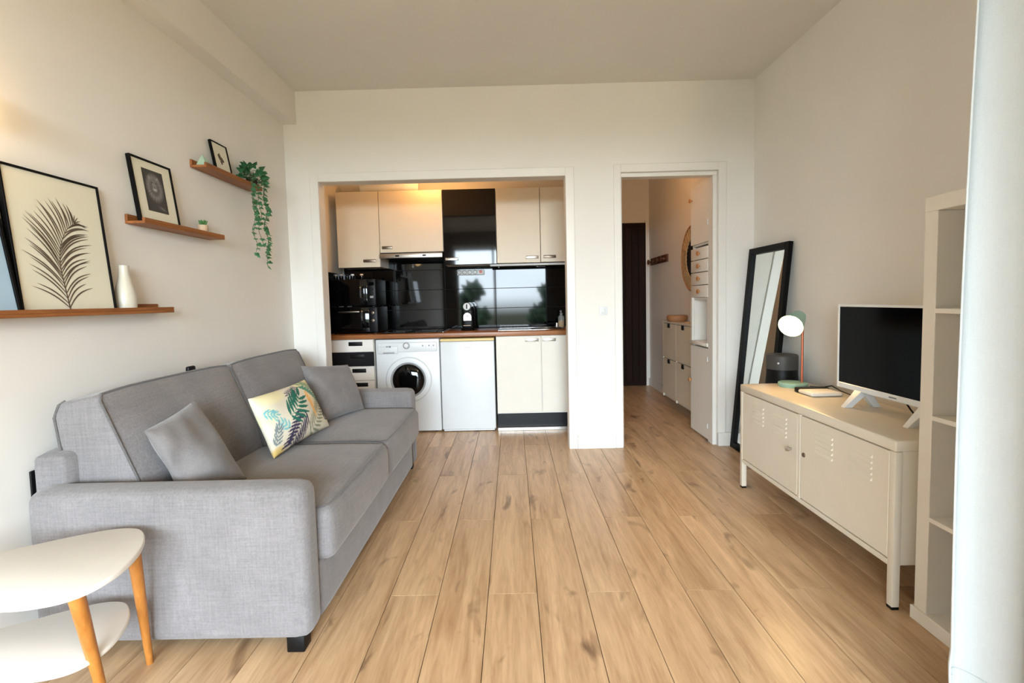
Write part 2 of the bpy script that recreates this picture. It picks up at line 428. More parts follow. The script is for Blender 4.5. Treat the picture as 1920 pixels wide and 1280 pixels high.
# beam along the left wall
struct('ceiling_beam', box(XL, -1.5875, WY, YB, 2.520, HC), M['paint'], label='boxed-in beam where left wall meets ceiling')

# kitchen alcove
struct('wall_kitchen_right', box(AX1, DX0, YT, HYB, -0.05, HC), P, label='partition between kitchen and hall')
b = box(AX0, AX1, AYB, AYB+0.1, -0.05, HC)
kb = struct('wall_kitchen_back', b, P, label='kitchen back wall with black splashback tiles')
struct('ceiling_kitchen', box(AX0, AX1, YT, AYB, 2.46, 2.52), M['ceil'], label='lowered ceiling inside the kitchen alcove')
# splashback tiles: each tile its own piece on a grout bed
struct('grout_bed', box(AX0+0.011, AX1, AYB-0.006, AYB, 0.89, 1.684), M['grout'], kb)
tm = {}
def tile(x0, x1, y0, y1, z0, z1, parent):
    o = obj('tile', box(x0, x1, y0, y1, z0, z1, 0.0015, 1), M['tile'], parent); return o
TW, TH = 0.506, 0.198
for r in range(4):
    for c in range(5):
        x0 = AX0+0.011+c*TW; x1 = min(x0+TW, AX1)
        if x1-x0 < 0.02: continue
        tile(x0+0.0015, x1-0.0015, AYB-0.011, AYB-0.004, 0.892+r*TH+0.0015, 0.892+(r+1)*TH-0.0015, kb)
wl = bpy.data.objects['wall_left']
struct('grout_bed', box(XL, XL+0.005, YT, AYB-0.011, 0.89, 1.462), M['grout'], wl)
for r in range(3):
    z0 = 0.892+r*TH; z1 = min(z0+TH, 1.464)
    for c in range(3):
        y1 = AYB-0.012-c*TW; y0 = max(y1-TW, YT)
        if y1-y0 > 0.02: tile(XL+0.004, XL+0.010, y0+0.0015, y1-0.0015, z0+0.0015, z1-0.0015, wl)

# hall beyond the doorway
struct('wall_hall_right', box(HX1, XR+0.12, YT, HYB, -0.05, HC), P, label='hall right wall with hooks and round mirror')
struct('wall_hall_end', box(DX0, XR, HYB, HYB+0.1, -0.05, HC), P, label='far wall of the hall around the dark door')

# casings and skirting
def trim(name, parts, label, m=None):
    """parts: (name, box args)"""
    root = None
    for n, a in parts:
        if root is None: root = struct(name, box(*a, 0.003, 1), m or M['trim'], label=label)
        else: struct(n, box(*a, 0.003, 1), m or M['trim'], root)
    return root
t = 0.012
trim('trim_1', [('casing', (KX0-0.065, KX0, YB-t, YB, 0, KZ+0.065)), ('casing_head', (KX0, KX1, YB-t, YB, KZ, KZ+0.065)), ('casing_side', (KX1, KX1+0.065, YB-t, YB, 0.0, KZ+0.065))], 'flat white casing around the kitchen opening')
trim('trim_2', [('casing', (DX0-0.055, DX0, YB-t, YB, 0, DZ+0.06)), ('casing_head', (DX0, DX1, YB-t, YB, DZ, DZ+0.06)), ('casing_side', (DX1, DX1+0.06, YB-t, YB, 0.0, DZ+0.06)),
                ('stop', (DX0, DX0+0.012, YB+0.02, YT, 0, DZ-0.03)), ('stop', (DX1-0.030, DX1, YB+0.02, YT, 0, DZ-0.03)), ('stop_head', (DX0, DX1, YB+0.02, YT, DZ-0.03, DZ))], 'white door casing around the hall doorway')
bb = 0.014
trim('baseboard_back', [('skirting', (KX1+0.066, DX0-0.056, YB-bb, YB, 0, 0.105)), ('skirting', (DX1+0.0, XR, YB-bb-0.006, YB, 0, 0.105))], 'white skirting along the back wall')
trim('baseboard_right', [('skirting', (XR-bb, XR, WY, YB-0.02, 0, 0.09))], 'white skirting along the right wall')
trim('baseboard_left', [('skirting', (XL, XL+bb, WY, YB-0.0, 0, 0.09))], 'white skirting along the left wall')
trim('baseboard_hall', [('skirting', (HX1-bb, HX1, 4.23, HYB, 0, 0.10)), ('skirting', (1.775, HX1-bb, HYB-bb, HYB, 0, 0.10))], 'white skirting along the hall wall')
# dark entrance door at the end of the hall
d1 = struct('door_1', box(0.93, 1.745, HYB-0.045, HYB-0.005, 0.005, 2.12, 0.004, 1), M['darkdoor'], label='very dark brown entrance door at the end of the hall')
for k in range(9):
    x = 0.945+k*0.088; struct('board', box(x, x+0.084, HYB-0.055, HYB-0.045, 0.06, 2.07, 0.003, 1), M['darkdoor'], d1)
struct('door_frame', box(1.745, 1.775, HYB-0.03, HYB, 0, 2.15, 0.003, 1), M['trim'], d1)

# ------------------------------------------------------------------ sofa
SY0, SY1 = 1.54, 3.40
so = thing('sofa', 'long grey fabric two-seat sofa bed along the left wall', 'sofa', (-1.15, 2.47, 0))
def arm_fn(p, u, v, w): return p
F = M['sofa']
AT = 0.125
for nm, ya in (('armrest', SY0), ('armrest', SY1-AT)):
    obj(nm, softbox(-1.625, -0.695, ya, ya+AT, 0.045, 0.572, 0.045, 14), F, so, ang=80)
obj('base', softbox(-1.60, -0.700, SY0+AT-0.005, SY1-AT+0.005, 0.05, 0.262, 0.02, 8), F, so, ang=80)
obj('back_frame', softbox(-1.672, -1.545, SY0+0.085, SY1-0.085, 0.10, 0.675, 0.03, 10), F, so, ang=80)
def seat_fn(p, u, v, w):
    p = p.copy(); q = max(0, 1-abs(u)**3)*max(0, 1-abs(v)**4)
    if w > 0: p.z += 0.022*q*max(0, w)
    else: p.z -= 0.0*q
    if u > 0.6: p.x += 0.014*(1-v*v)*(1-w*w)
    return p
ym = (SY0+SY1)/2
ys = [(SY0+AT+0.002, ym-0.002), (ym+0.002, SY1-AT-0.002)]
def ring_yz(x, y0, y1, z0, z1, r, n=5):
    pts = []
    for (cy, cz, a0) in ((y1-r, z1-r, 0), (y0+r, z1-r, 90), (y0+r, z0+r, 180), (y1-r, z0+r, 270)):
        for k in range(n+1):
            a = math.radians(a0+90*k/n); pts.append((x, cy+r*math.cos(a), cz+r*math.sin(a)))
    return pts
for k, (a, b) in enumerate(ys):
    sc = obj('seat_cushion', softbox(-1.32, -0.655, a, b, 0.250, 0.448, 0.038, 18, seat_fn), F, so, ang=80)
    # piping along the top front edge and the two sides
    pts = [(-1.25, a+0.008, 0.452), (-0.80, a+0.010, 0.452), (-0.705, a+0.014, 0.449), (-0.680, a+0.035, 0.446)]
    pts += [(-0.676+0.012*math.sin(math.pi*i/10), a+0.05+(b-a-0.10)*i/10, 0.446+0.010*math.sin(math.pi*i/10)) for i in range(11)]
    pts += [(-0.680, b-0.035, 0.446), (-0.705, b-0.014, 0.449), (-0.80, b-0.010, 0.452), (-1.25, b-0.008, 0.452)]
    obj('piping', tube(pts, 0.0045, 6), M['piping'], sc)
# back cushions: leaning wedge profile, rounded
def back_profile():
    return [(-1.300, 0.40), (-1.325, 0.545), (-1.465, 0.868), (-1.600, 0.842), (-1.622, 0.80), (-1.590, 0.55), (-1.585, 0.40)]
def back_cushion(a, b, close_a, close_b):
    t = prism([(x, z) for x, z in back_profile()], a, b, 'Y')
    bmesh.ops.bevel(t, geom=list(t.edges), offset=0.022, segments=4, profile=0.5, affect='EDGES', clamp_overlap=True)
    return t
for k, (a, b) in enumerate(ys):
    a2 = a+0.006 if k == 0 else a; b2 = b if k == 0 else b-0.004
    t = prism(back_profile(), a2, b2, 'Y')
    # stuffed front: cut the big faces and push them out a little
    bmesh.ops.subdivide_edges(t, edges=[e for e in t.edges if abs(e.verts[0].co.y-e.verts[1].co.y) > 0.1], cuts=11)
    longc = [e for e in t.edges if abs(e.verts[0].co.y-e.verts[1].co.y) < 1e-6 and (e.verts[0].co-e.verts[1].co).length > 0.12]
    bmesh.ops.subdivide_edges(t, edges=longc, cuts=5)
    cy, hy = (a2+b2)/2, (b2-a2)/2
    for v in t.verts:
        vv = 1-min(1, abs((v.co.y-cy)/hy))**4
        if v.co.x > -1.47 and v.co.z > 0.41:
            s = max(0, 1-abs((v.co.z-0.64)/0.24)**2)
            v.co.x += 0.030*vv*s; v.co.z += 0.012*vv*s
        if v.co.z > 0.83: v.co.z += 0.010*vv
        # rounded ends
        e_ = max(0, abs((v.co.y-cy)/hy)-0.0)
    sharp = [e for e in t.edges if len(e.link_faces) == 2 and e.calc_face_angle(0) > math.radians(38)]
    bmesh.ops.bevel(t, geom=sharp, offset=0.016, segments=3, profile=0.5, affect='EDGES', clamp_overlap=True)
    bc = obj('back_cushion', t, F, so, ang=80)
    for y, s in ((a2, 1), (b2, -1)):
        pr = [(-1.305, y+0.002*s, 0.42), (-1.332, y+0.001*s, 0.55), (-1.400, y+0.001*s, 0.715), (-1.455, y+0.004*s, 0.846), (-1.466, y+0.022*s, 0.864)]
        obj('piping', tube(pr, 0.0045, 6), M['piping'], bc)
        pr = [(-1.585, y+0.002*s, 0.45), (-1.592, y+0.001*s, 0.56), (-1.620, y+0.001*s, 0.79), (-1.606, y+0.006*s, 0.834), (-1.592, y+0.02*s, 0.847)]
        obj('piping', tube(pr, 0.0045, 6), M['piping'], bc)
    top = [(-1.466, a2+0.02+(b2-a2-0.04)*i/12, 0.868+0.010*(1-abs(i/6-1)**4)) for i in range(13)]
    obj('piping', tube(top, 0.0045, 6), M['piping'], bc)
for x, y in ((-0.755, SY0+0.045), (-0.755, SY1-0.045), (-1.57, SY0+0.05), (-1.57, SY1-0.05)):
    obj('foot', box(x-0.03, x+0.03, y-0.028, y+0.028, 0.0, 0.06, 0.004), M['blackplastic'], so)
obj('hinge_bracket', box(-1.682, -1.674, SY0+0.09, SY0+0.13, 0.50, 0.615, 0.003), M['blackplastic'], so)
obj('headrest_tab', box(-1.600, -1.580, 2.335, 2.390, 0.845, 0.880, 0.008), M['blackmat'], so)

# ------------------------------------------------------------------ scatter cushions
def pillow(name, corners, thick, m, label, n=24, ny=None, paint=None, pinch=0.05, wr=0.0, seed=0):
    """stuffed cushion through four corners: BL, BR, TR, TL"""
    BL, BR, TR, TL = [Vector(c) for c in corners]; ny = ny or n
    nrm = ((BR-BL).cross(TL-BL)).normalized()
    t = bmesh.new(); rng = random.Random(seed); ph = [rng.uniform(0, 6.28) for _ in range(6)]
    grid = {}
    for side in (1, -1):
        for i in range(n+1):
            for j in range(ny+1):
                edge = i in (0, n) or j in (0, ny)
                if side == -1 and edge: grid[(side, i, j)] = grid[(1, i, j)]; continue
                u, v = 2*i/n-1, 2*j/ny-1
                uu, vv = u*(1-pinch*(1-v*v)), v*(1-pinch*(1-u*u))
                a, b = (uu+1)/2, (vv+1)/2
                p = (BL*(1-a)+BR*a)*(1-b)+(TL*(1-a)+TR*a)*b
                h = ((1-u**2)*(1-v**2))**0.42
                w = wr*(math.sin(3.1*u+2*v+ph[0])+math.sin(4.3*v-2.2*u+ph[1])+0.6*math.sin(6*u*v+5*u+ph[2]))*h
                grid[(side, i, j)] = t.verts.new(p+nrm*side*(thick/2*h+w))
    faces = {}
    for side in (1, -1):
        for i in range(n):
            for j in range(ny):
                q = [grid[(side, i, j)], grid[(side, i+1, j)], grid[(side, i+1, j+1)], grid[(side, i, j+1)]]
                if side == -1: q = q[::-1]
                try: t.faces.new(q)
                except ValueError: pass
    vidx = {}
    t.verts.index_update()
    for (s, i, j), v in grid.items(): vidx.setdefault(v.index, (i/n, j/ny))
    root = obj(name, t, m, None, ang=80)
    if paint:
        att = root.data.color_attributes.new('print', 'FLOAT_COLOR', 'POINT')
        uv = np.array([vidx[k] for k in range(len(root.data.vertices))])
        col = paint(uv[:, 0], uv[:, 1]); att.data.foreach_set('color', np.concatenate([col, np.ones((len(col), 1))], 1).astype(np.float32).ravel())
    return tag(root, label, 'cushion', 'cushions on the sofa')

pillow('throw_cushion', [(-1.20, 1.70, 0.475), (-1.08, 1.90, 0.475), (-1.335, 2.00, 0.785), (-1.285, 1.645, 0.745)], 0.15, M['cushion'], 'plain grey square cushion slumped against the near sofa arm', 30, wr=0.010, seed=3)
pillow('throw_cushion', [(-1.115, 2.80, 0.475), (-0.985, 3.14, 0.478), (-1.115, 3.235, 0.760), (-1.285, 2.90, 0.800)], 0.13, M['cushion'], 'plain grey square cushion beside the far sofa arm', 24, wr=0.004, seed=5)

# leaf print for the oblong cushion (uv in 0..1, width 0.5 m by 0.3 m)
def leaf_paint(u, v):
    x = u*0.50; y = v*0.30
    col = np.tile(np.array(srgb(216, 209, 190)[:3]), (len(u), 1))
    rs = np.random.RandomState(4)
    def blot(cx, cy, rx, ry, c, k=0.75):
        d = ((x-cx)/rx)**2+((y-cy)/ry)**2; a = np.clip(1.3-d, 0, 1)[:, None]*k
        col[:] = col*(1-a)+np.array(srgb(*c)[:3])*a
    blot(0.105, 0.268, 0.11, 0.045, (238, 228, 168), 0.6); blot(0.03, 0.18, 0.05, 0.04, (226, 226, 164), 0.6); blot(0.42, 0.29, 0.09, 0.04, (240, 222, 156), 0.7)
    blot(0.39, 0.17, 0.04, 0.07, (240, 204, 140), 0.5); blot(0.02, 0.01, 0.05, 0.025, (216, 184, 90), 0.8)
    def frond(bx, by, ang, L, nl, ll, wid, c, curve=0.3, spread=52, sides=(1, -1)):
        """palm frond: a stem with separate leaflets on both sides"""
        c = np.array(srgb(*c)[:3])
        for k in range(nl+1):
            s = k/nl; a = ang+curve*s
            px = bx+L*s*math.cos(ang+curve*s/2); py = by+L*s*math.sin(ang+curve*s/2)
            for sd in (sides if k < nl else (0,)):
                la = a+sd*math.radians(spread*(1-0.35*s)); l = ll*(0.62+0.5*math.sin(math.pi*(0.15+0.6*s)))*(0.9+0.2*rs.rand())*(1-0.25*s)
                dx, dy = x-px, y-py
                t = (dx*math.cos(la)+dy*math.sin(la))/l; n = -dx*math.sin(la)+dy*math.cos(la)+sd*0.16*l*t*t
                w = wid*np.clip(4*t*(1-t), 0, 1)**0.7*(1.15-0.5*t)
                col[(t > 0.02) & (t < 1) & (np.abs(n) < w)] = c
        for s in np.linspace(0, 1, 60):
            px = bx+L*s*math.cos(ang+curve*s/2); py = by+L*s*math.sin(ang+curve*s/2)
            col[(x-px)**2+(y-py)**2 < 0.0014**2] = c
    D = math.radians
    frond(0.28, 0.012, D(30), 0.25, 10, 0.080, 0.0066, (140, 144, 122), 0.15, 58)
    frond(0.345, 0.262, D(184), 0.12, 6, 0.050, 0.0050, (98, 90, 108), 0.1, 48)
    frond(0.385, 0.235, D(-104), 0.13, 5, 0.060, 0.0052, (232, 178, 104), 0.2, 24)
    frond(0.495, 0.150, D(112), 0.16, 8, 0.078, 0.0064, (78, 134, 114), 0.6, 56)
    frond(0.015, 0.205, D(-40), 0.06, 4, 0.045, 0.0050, (116, 176, 182), 0.3)
    frond(0.115, 0.085, D(125), 0.06, 3, 0.050, 0.0060, (124, 184, 186), 0.2)
    frond(0.015, 0.045, D(50), 0.08, 5, 0.046, 0.0052, (118, 130, 132), 0.3)
    frond(0.455, 0.045, D(40), 0.06, 4, 0.045, 0.0055, (80, 84, 92), 0.3)
    frond(0.265, 0.122, D(-140), 0.20, 10, 0.090, 0.0072, (56, 50, 78), -0.12, 62)
    frond(0.150, 0.135, D(14), 0.17, 6, 0.105, 0.0105, (26, 102, 86), 0.55, 62)
    return col
pillow('throw_cushion', [(-1.095, 2.15, 0.475), (-1.035, 2.66, 0.490), (-1.195, 2.735, 0.742), (-1.245, 2.235, 0.735)], 0.125, M['printcloth'], 'oblong cushion printed with green, navy and yellow palm leaves', 150, 90, leaf_paint, 0.06, 0.003, 9)

# ------------------------------------------------------------------ side table
TT = 0.465
edge = [(-1.252, 1.511), (-1.207, 1.501), (-1.161, 1.461), (-1.119, 1.399), (-1.088, 1.323), (-1.075, 1.242), (-1.088, 1.175), (-1.124, 1.135), (-1.182, 1.114), (-1.239, 1.108),
        (-1.32, 1.108), (-1.41, 1.118), (-1.49, 1.140), (-1.555, 1.180), (-1.590, 1.235), (-1.585, 1.295), (-1.555, 1.345), (-1.517, 1.375), (-1.463, 1.410), (-1.404, 1.450), (-1.337, 1.489), (-1.295, 1.506)]
edge = edge[::-1]
st = thing('side_table', 'white two-tier rounded side table with honey wooden legs by the sofa arm', 'table', (-1.32, 1.30, 0))
def smooth_poly(poly, k=3):
    n = len(poly); out = []
    for i in range(n):
        p0, p1, p2, p3 = [Vector(poly[(i+d) % n]) for d in (-1, 0, 1, 2)]
        for j in range(k):
            t = j/k
            q = 0.5*((2*p1)+(-p0+p2)*t+(2*p0-5*p1+4*p2-p3)*t*t+(-p0+3*p1-3*p2+p3)*t**3); out.append((q.x, q.y))
    return out
sp = smooth_poly(edge)
def slab(poly, z0, z1, m, nm):
    t = prism(poly, z0, z1, 'Z')
    rim = [e for e in t.edges if abs(e.verts[0].co.z-e.verts[1].co.z) < 1e-6]
    bmesh.ops.bevel(t, geom=rim, offset=0.004, segments=2, profile=0.5, affect='EDGES')
    return obj(nm, t, m, st, ang=50)
slab(sp, TT-0.017, TT, M['whitelam'], 'table_top')
cx, cy = -1.33, 1.29
sh = [(cx-0.035+(x-cx)*0.85, cy+0.030+(y-cy)*0.80) for x, y in sp]
slab(sh, 0.215, 0.230, M['whitelam'], 'lower_shelf')
for (tx, ty), (bx_, by_) in (((-1.135, 1.190), (-1.180, 1.33-0.02)), ((-1.175, 1.43), (-1.222, 1.522)), ((-1.50, 1.235), (-1.56, 1.22))):
    obj('leg', rod((bx_, by_, 0.0), (tx, ty, TT-0.017), 0.010, 0.019, 18), M['legwood'], st)
for (x, y) in ((-1.235, 1.30),):
    obj('bracket', box(x-0.02, x+0.02, y-0.015, y+0.015, 0.185, 0.215, 0.004), M['greyplastic'], st)

# ------------------------------------------------------------------ picture ledges on the left wall
def ledge(y0, y1, z0, label, depth=0.095):
    t = thing('picture_ledge', label, 'shelf', (XL, (y0+y1)/2, z0), 0, 'picture ledges on the left wall')
    obj('board', box(XL, XL+depth, y0, y1, z0, z0+0.012, 0.0015, 1), M['shelfwood'], t)
    obj('front_lip', box(XL+depth-0.012, XL+depth, y0, y1, z0+0.012, z0+0.026, 0.0015, 1), M['shelfwood'], t)
    obj('back_rail', box(XL, XL+0.012, y0, y1, z0+0.012, z0+0.042, 0.0015, 1), M['shelfwood'], t)
    return t
LA, LB, LC = 1.146, 1.541, 1.908
ledge(1.05, 2.290, LA, 'longest and lowest brown wooden picture ledge, holding the palm picture', 0.088)
ledge(2.140, 2.735, LB, 'middle brown wooden picture ledge, holding the lion picture', 0.088)
ledge(2.605, 3.185, LC, 'highest brown wooden picture ledge, with the trailing ivy', 0.088)

def frame(name, label, y0, y1, z0, z1, xb, xt, fwid, fdep, inner, mat_border=0.0):
    """picture frame leaning on the wall: built flat, then tilted about its bottom edge"""
    W, H = y1-y0, z1-z0; tilt = math.atan2(xb-xt, H)
    t = thing(name, label, 'picture', (xb, (y0+y1)/2, z0), 0, 'framed pictures on the ledges'); t.rotation_euler = (0, -tilt, 0)
    # local: X out of the wall, Y along the wall, Z up
    for nm, a in (('frame_side', (-fdep, 0, -W/2, -W/2+fwid, 0, H)), ('frame_side', (-fdep, 0, W/2-fwid, W/2, 0, H)), ('frame_rail', (-fdep, 0, -W/2+fwid, W/2-fwid, 0, fwid)), ('frame_rail', (-fdep, 0, -W/2+fwid, W/2-fwid, H-fwid, H))):
        obj(nm, box(*a, 0.001, 1), M['blackframe'], t, local=True)
    obj('paper', box(-fdep+0.001, -0.006, -W/2+fwid-0.001, W/2-fwid+0.001, fwid-0.001, H-fwid+0.001), inner, t, local=True)
    return t, W, H
# large palm picture
fa, W, H = frame('framed_picture', 'large black-framed sepia palm leaf picture on the lowest ledge', 1.600, 1.986, LA+0.0135, LA+0.517, -1.622, -1.665, 0.008, 0.020, M['paper'])
t = bmesh.new()
def leaflet(bm, p, q, bend, w, x=-0.0052):
    """tapering curved strip from p to q in the (y, z) plane"""
    p = Vector(p); q = Vector(q); d = q-p; nrm = Vector((-d.y, d.x)).normalized(); k = 9; L = []; R = []
    for i in range(k+1):
        s = i/k; c = p+d*s+nrm*bend*math.sin(math.pi*s)*d.length; ww = w*(math.sin(math.pi*(0.12+0.88*s))**0.8)+0.0002
        if i == k: ww = 0.0001
        tg = (d+nrm*bend*math.pi*math.cos(math.pi*s)*d.length).normalized(); n2 = Vector((-tg.y, tg.x))
        L.append(bm.verts.new((x, c.x+n2.x*ww, c.y+n2.y*ww))); R.append(bm.verts.new((x, c.x-n2.x*ww, c.y-n2.y*ww)))
    for i in range(k): bm.faces.new((R[i], R[i+1], L[i+1], L[i]))
ctl = [(-0.012, 0.008), (-0.020, 0.100), (-0.024, 0.170), (-0.012, 0.240), (0.022, 0.305), (0.062, 0.338)]
stem = []
for i in range(31):
    f_ = i/30*(len(ctl)-1); k = min(int(f_), len(ctl)-2); q = f_-k
    p0, p1, p2, p3 = [Vector(ctl[max(0, min(len(ctl)-1, k+d))]) for d in (-1, 0, 1, 2)]
    c = 0.5*((2*p1)+(-p0+p2)*q+(2*p0-5*p1+4*p2-p3)*q*q+(-p0+3*p1-3*p2+p3)*q**3); stem.append((c.x, c.y))
rs = random.Random(2)
for i in range(30):
    a, b = stem[i], stem[i+1]; w = 0.0026*(1-0.75*i/30)
    d = (Vector(b)-Vector(a)).normalized(); n = Vector((-d.y, d.x))*w
    t.faces.new([t.verts.new((-0.005, a[0]+n.x, a[1]+n.y)), t.verts.new((-0.005, a[0]-n.x, a[1]-n.y)), t.verts.new((-0.005, b[0]-n.x, b[1]-n.y)), t.verts.new((-0.005, b[0]+n.x, b[1]+n.y))])
for i in range(27):
    s = 0.03+0.95*i/26; k = min(29, int(s*30)); f_ = s*30-k
    p = (stem[k][0]*(1-f_)+stem[k+1][0]*f_, stem[k][1]*(1-f_)+stem[k+1][1]*f_)
    sd = math.atan2(stem[k+1][1]-stem[k][1], stem[k+1][0]-stem[k][0])
    ln = 0.162*(0.72+0.42*math.sin(math.pi*(0.1+0.75*s)))*(1-0.62*s**3)*rs.uniform(0.88, 1.08)
    aL = math.radians(146-46*s+rs.uniform(-5, 5)); aR = math.radians(44-14*s-50*s**4+rs.uniform(-6, 6))
    lR = ln*(0.95 if s < 0.5 else 0.95-0.35*(s-0.5))
    leaflet(t, p, (p[0]+ln*math.cos(aL), p[1]+ln*math.sin(aL)), -0.07, 0.0024)
    if s > 0.62 and i % 2: continue
    leaflet(t, p, (min(p[0]+lR*math.cos(aR), 0.165), p[1]+lR*math.sin(aR)*0.85), 0.12, 0.0026)
for ang in (20, 48, 78): leaflet(t, stem[-1], (stem[-1][0]+0.030*math.cos(math.radians(ang)), stem[-1][1]+0.034*math.sin(math.radians(ang))), 0.05, 0.0018)
for v in t.verts: v.co.z = max(v.co.z, 0.010); v.co.y = max(-0.18, min(0.18, v.co.y))
obj('palm_print', t, M['sepia'], fa, smooth=False, local=True)
# pale blue picture at the frame edge of the photograph
fb, W, H = frame('framed_picture', 'black-framed pale blue picture at the left end of the lowest ledge', 1.14, 1.585, LA+0.0135, LA+0.40, -1.606, -1.665, 0.010, 0.020, M['bluepaper'])
# lion picture
fc, W, H = frame('framed_picture', 'black-framed dark lion portrait on the middle ledge', 2.160, 2.420, LB+0.0135, LB+0.312, -1.628, -1.665, 0.009, 0.018, M['paper'])
nx, nz = 70, 90; pw, ph = 0.130, 0.195
t = bmesh.new(); g = [[t.verts.new((-0.005, -pw/2+pw*i/nx, 0.060+ph*j/nz)) for j in range(nz+1)] for i in range(nx+1)]
for i in range(nx):
    for j in range(nz): t.faces.new((g[i][j], g[i+1][j], g[i+1][j+1], g[i][j+1]))
o = obj('lion_print', t, M['print'], fc, smooth=False, local=True)
u, v = np.meshgrid(np.linspace(-1, 1, nx+1), np.linspace(-1, 1, nz+1), indexing='ij'); u = u.ravel(); v = v.ravel()*1.5
th = np.arctan2(v-0.30, u); rr = np.hypot(u*1.05, (v-0.25)*0.85)
rn = np.random.RandomState(1); strands = 0.5+0.5*np.sin(th*46+5*rr+3*np.sin(th*9))
val = 0.035+0.20*np.clip(1-np.abs(rr-0.62)/0.33, 0, 1)*(0.45+0.75*strands)
face = np.clip(1.15-((u/0.40)**2+((v-0.42)/0.62)**2), 0, 1); val = val*(1-face)+face*0.16
for ex in (-0.17, 0.17): val -= 0.15*np.exp(-((u-ex)/0.09)**2-((v-0.60)/0.05)**2); val += 0.12*np.exp(-((u-ex*0.55)/0.05)**2-((v-0.50)/0.22)**2)
val += 0.42*np.exp(-((u)/0.17)**2-((v-0.12)/0.10)**2)*(np.abs(u) > 0.02); val -= 0.14*np.exp(-(u/0.10)**2-((v-0.24)/0.05)**2)
for ex in (-0.40, 0.40): val += 0.14*np.exp(-((u-ex)/0.11)**2-((v-0.95)/0.11)**2)
val += 0.18*np.exp(-((u-0.45)/0.28)**2-((v+1.05+0.3*u)/0.09)**2)*(0.4+0.6*np.sin(u*30)**2)
val = np.clip(val*np.clip(1.3-np.abs(u)**6, 0.6, 1), 0.012, 0.9)
att = o.data.color_attributes.new('print', 'FLOAT_COLOR', 'POINT')
att.data.foreach_set('color', np.stack([val, val*0.98, val*0.97, np.ones_like(val)], 1).astype(np.float32).ravel())
# small picture on the highest ledge
fd, W, H = frame('framed_picture', 'smallest black-framed picture with a tiny dark motif on the highest ledge', 2.760, 2.915, LC+0.0135, LC+0.200, -1.632, -1.665, 0.006, 0.016, M['paper'])
t = bmesh.new()
for (y, z, a, b) in ((-0.012, 0.105, 0.016, 0.020), (0.006, 0.090, 0.018, 0.014), (-0.004, 0.075, 0.010, 0.014)):
    vs = [t.verts.new((-0.005-0.0001*y, y+a*math.cos(2*math.pi*k/9)*(1+0.25*math.sin(5*k)), z+b*math.sin(2*math.pi*k/9)*(1+0.2*math.cos(3*k)))) for k in range(9)]
    t.faces.new(vs)
obj('motif', t, M['sepia'], fd, smooth=False, local=True)

# vase, succulent, stone, ivy
vz = LA+0.0125
va = tag(obj('vase', lathe([(0, 0), (0.034, 0), (0.038, 0.012), (0.040, 0.05), (0.034, 0.095), (0.022, 0.140), (0.0185, 0.165), (0.0185, 0.192), (0.016, 0.192), (0.0155, 0.16), (0, 0.155)], 28, (-1.640, 2.055, vz)), M['whiteceramic'], None), 'slender cream ceramic vase on the lowest ledge', 'vase')
pz = LB+0.0125
sp_ = thing('potted_succulent', 'tiny succulent in a beige pot on the middle ledge', 'plant', (-1.640, 2.608, pz))
obj('pot', lathe([(0, 0), (0.020, 0), (0.024, 0.006), (0.0245, 0.050), (0.021, 0.050), (0.020, 0.042), (0, 0.042)], 20, (-1.640, 2.608, pz)), M['potbeige'], sp_)
for k in range(11):
    a = k*2.399; tl = 0.25+0.6*(k/11); d = Vector((math.cos(a)*tl, math.sin(a)*tl, 1)).normalized(); p = Vector((-1.640, 2.608, pz+0.040))
    obj('leaf', lathe([(0.001, 0), (0.007, 0.010), (0.0075, 0.022), (0.004, 0.034), (0, 0.042)], 7, p, d), M['succ'], sp_)
t = bmesh.new()
pts = [(-1.650, 2.600, 0), (-1.622, 2.640, 0), (-1.640, 2.740, 0), (-1.668, 2.700, 0), (-1.648, 2.655, 0.070), (-1.640, 2.690, 0.045)]
base = LC+0.0125
bmesh.ops.convex_hull(t, input=[t.verts.new((x, y, base+z)) for x, y, z in pts])
tag(obj('crystal', t, M['green_glass'], None, smooth=False), 'pale green faceted stone beside the smallest picture', 'ornament')

iv = thing('trailing_ivy', 'green ivy trailing down from the far end of the highest ledge', 'plant', (-1.640, 3.135, base))
obj('pot', lathe([(0, 0), (0.026, 0), (0.034, 0.055), (0.031, 0.055), (0.028, 0.045), (0, 0.045)], 20, (-1.640, 3.135, base)), M['plantsoil'], iv)
lm = bmesh.new()
lp = [(0, 0), (0.010, -0.003), (0.017, 0.006), (0.011, 0.013), (0.008, 0.022), (0, 0.032), (-0.008, 0.022), (-0.011, 0.013), (-0.017, 0.006), (-0.010, -0.003)]
cv = lm.verts.new((0, 0.012, 0.0035)); rv = [lm.verts.new((x, y, -0.0015*abs(x)/0.017)) for x, y in lp]
for i in range(len(rv)): lm.faces.new((cv, rv[i], rv[(i+1) % len(rv)]))
lme = bpy.data.meshes.new('leaf'); lm.to_mesh(lme); lm.free(); lme.materials.append(M['leaf'])
rs = random.Random(11)
def leaf_at(p, parent, out, size):
    o = bpy.data.objects.new('leaf', lme); C.objects.link(o); o.parent = parent
    o.location = Vector(p)-wloc(parent)
    d = Vector(out).normalized(); q = d.to_track_quat('Y', 'Z'); o.rotation_mode = 'QUATERNION'
    from mathutils import Quaternion
    o.rotation_quaternion = q @ Quaternion((0, 1, 0), rs.uniform(-0.9, 0.9)); o.scale = (size, size, size)
vines = [(2.995, 1.49, 0.02), (3.030, 1.62, -0.01), (3.130, 1.42, 0.03), (3.085, 1.56, 0.0), (3.150, 1.50, 0.015)]
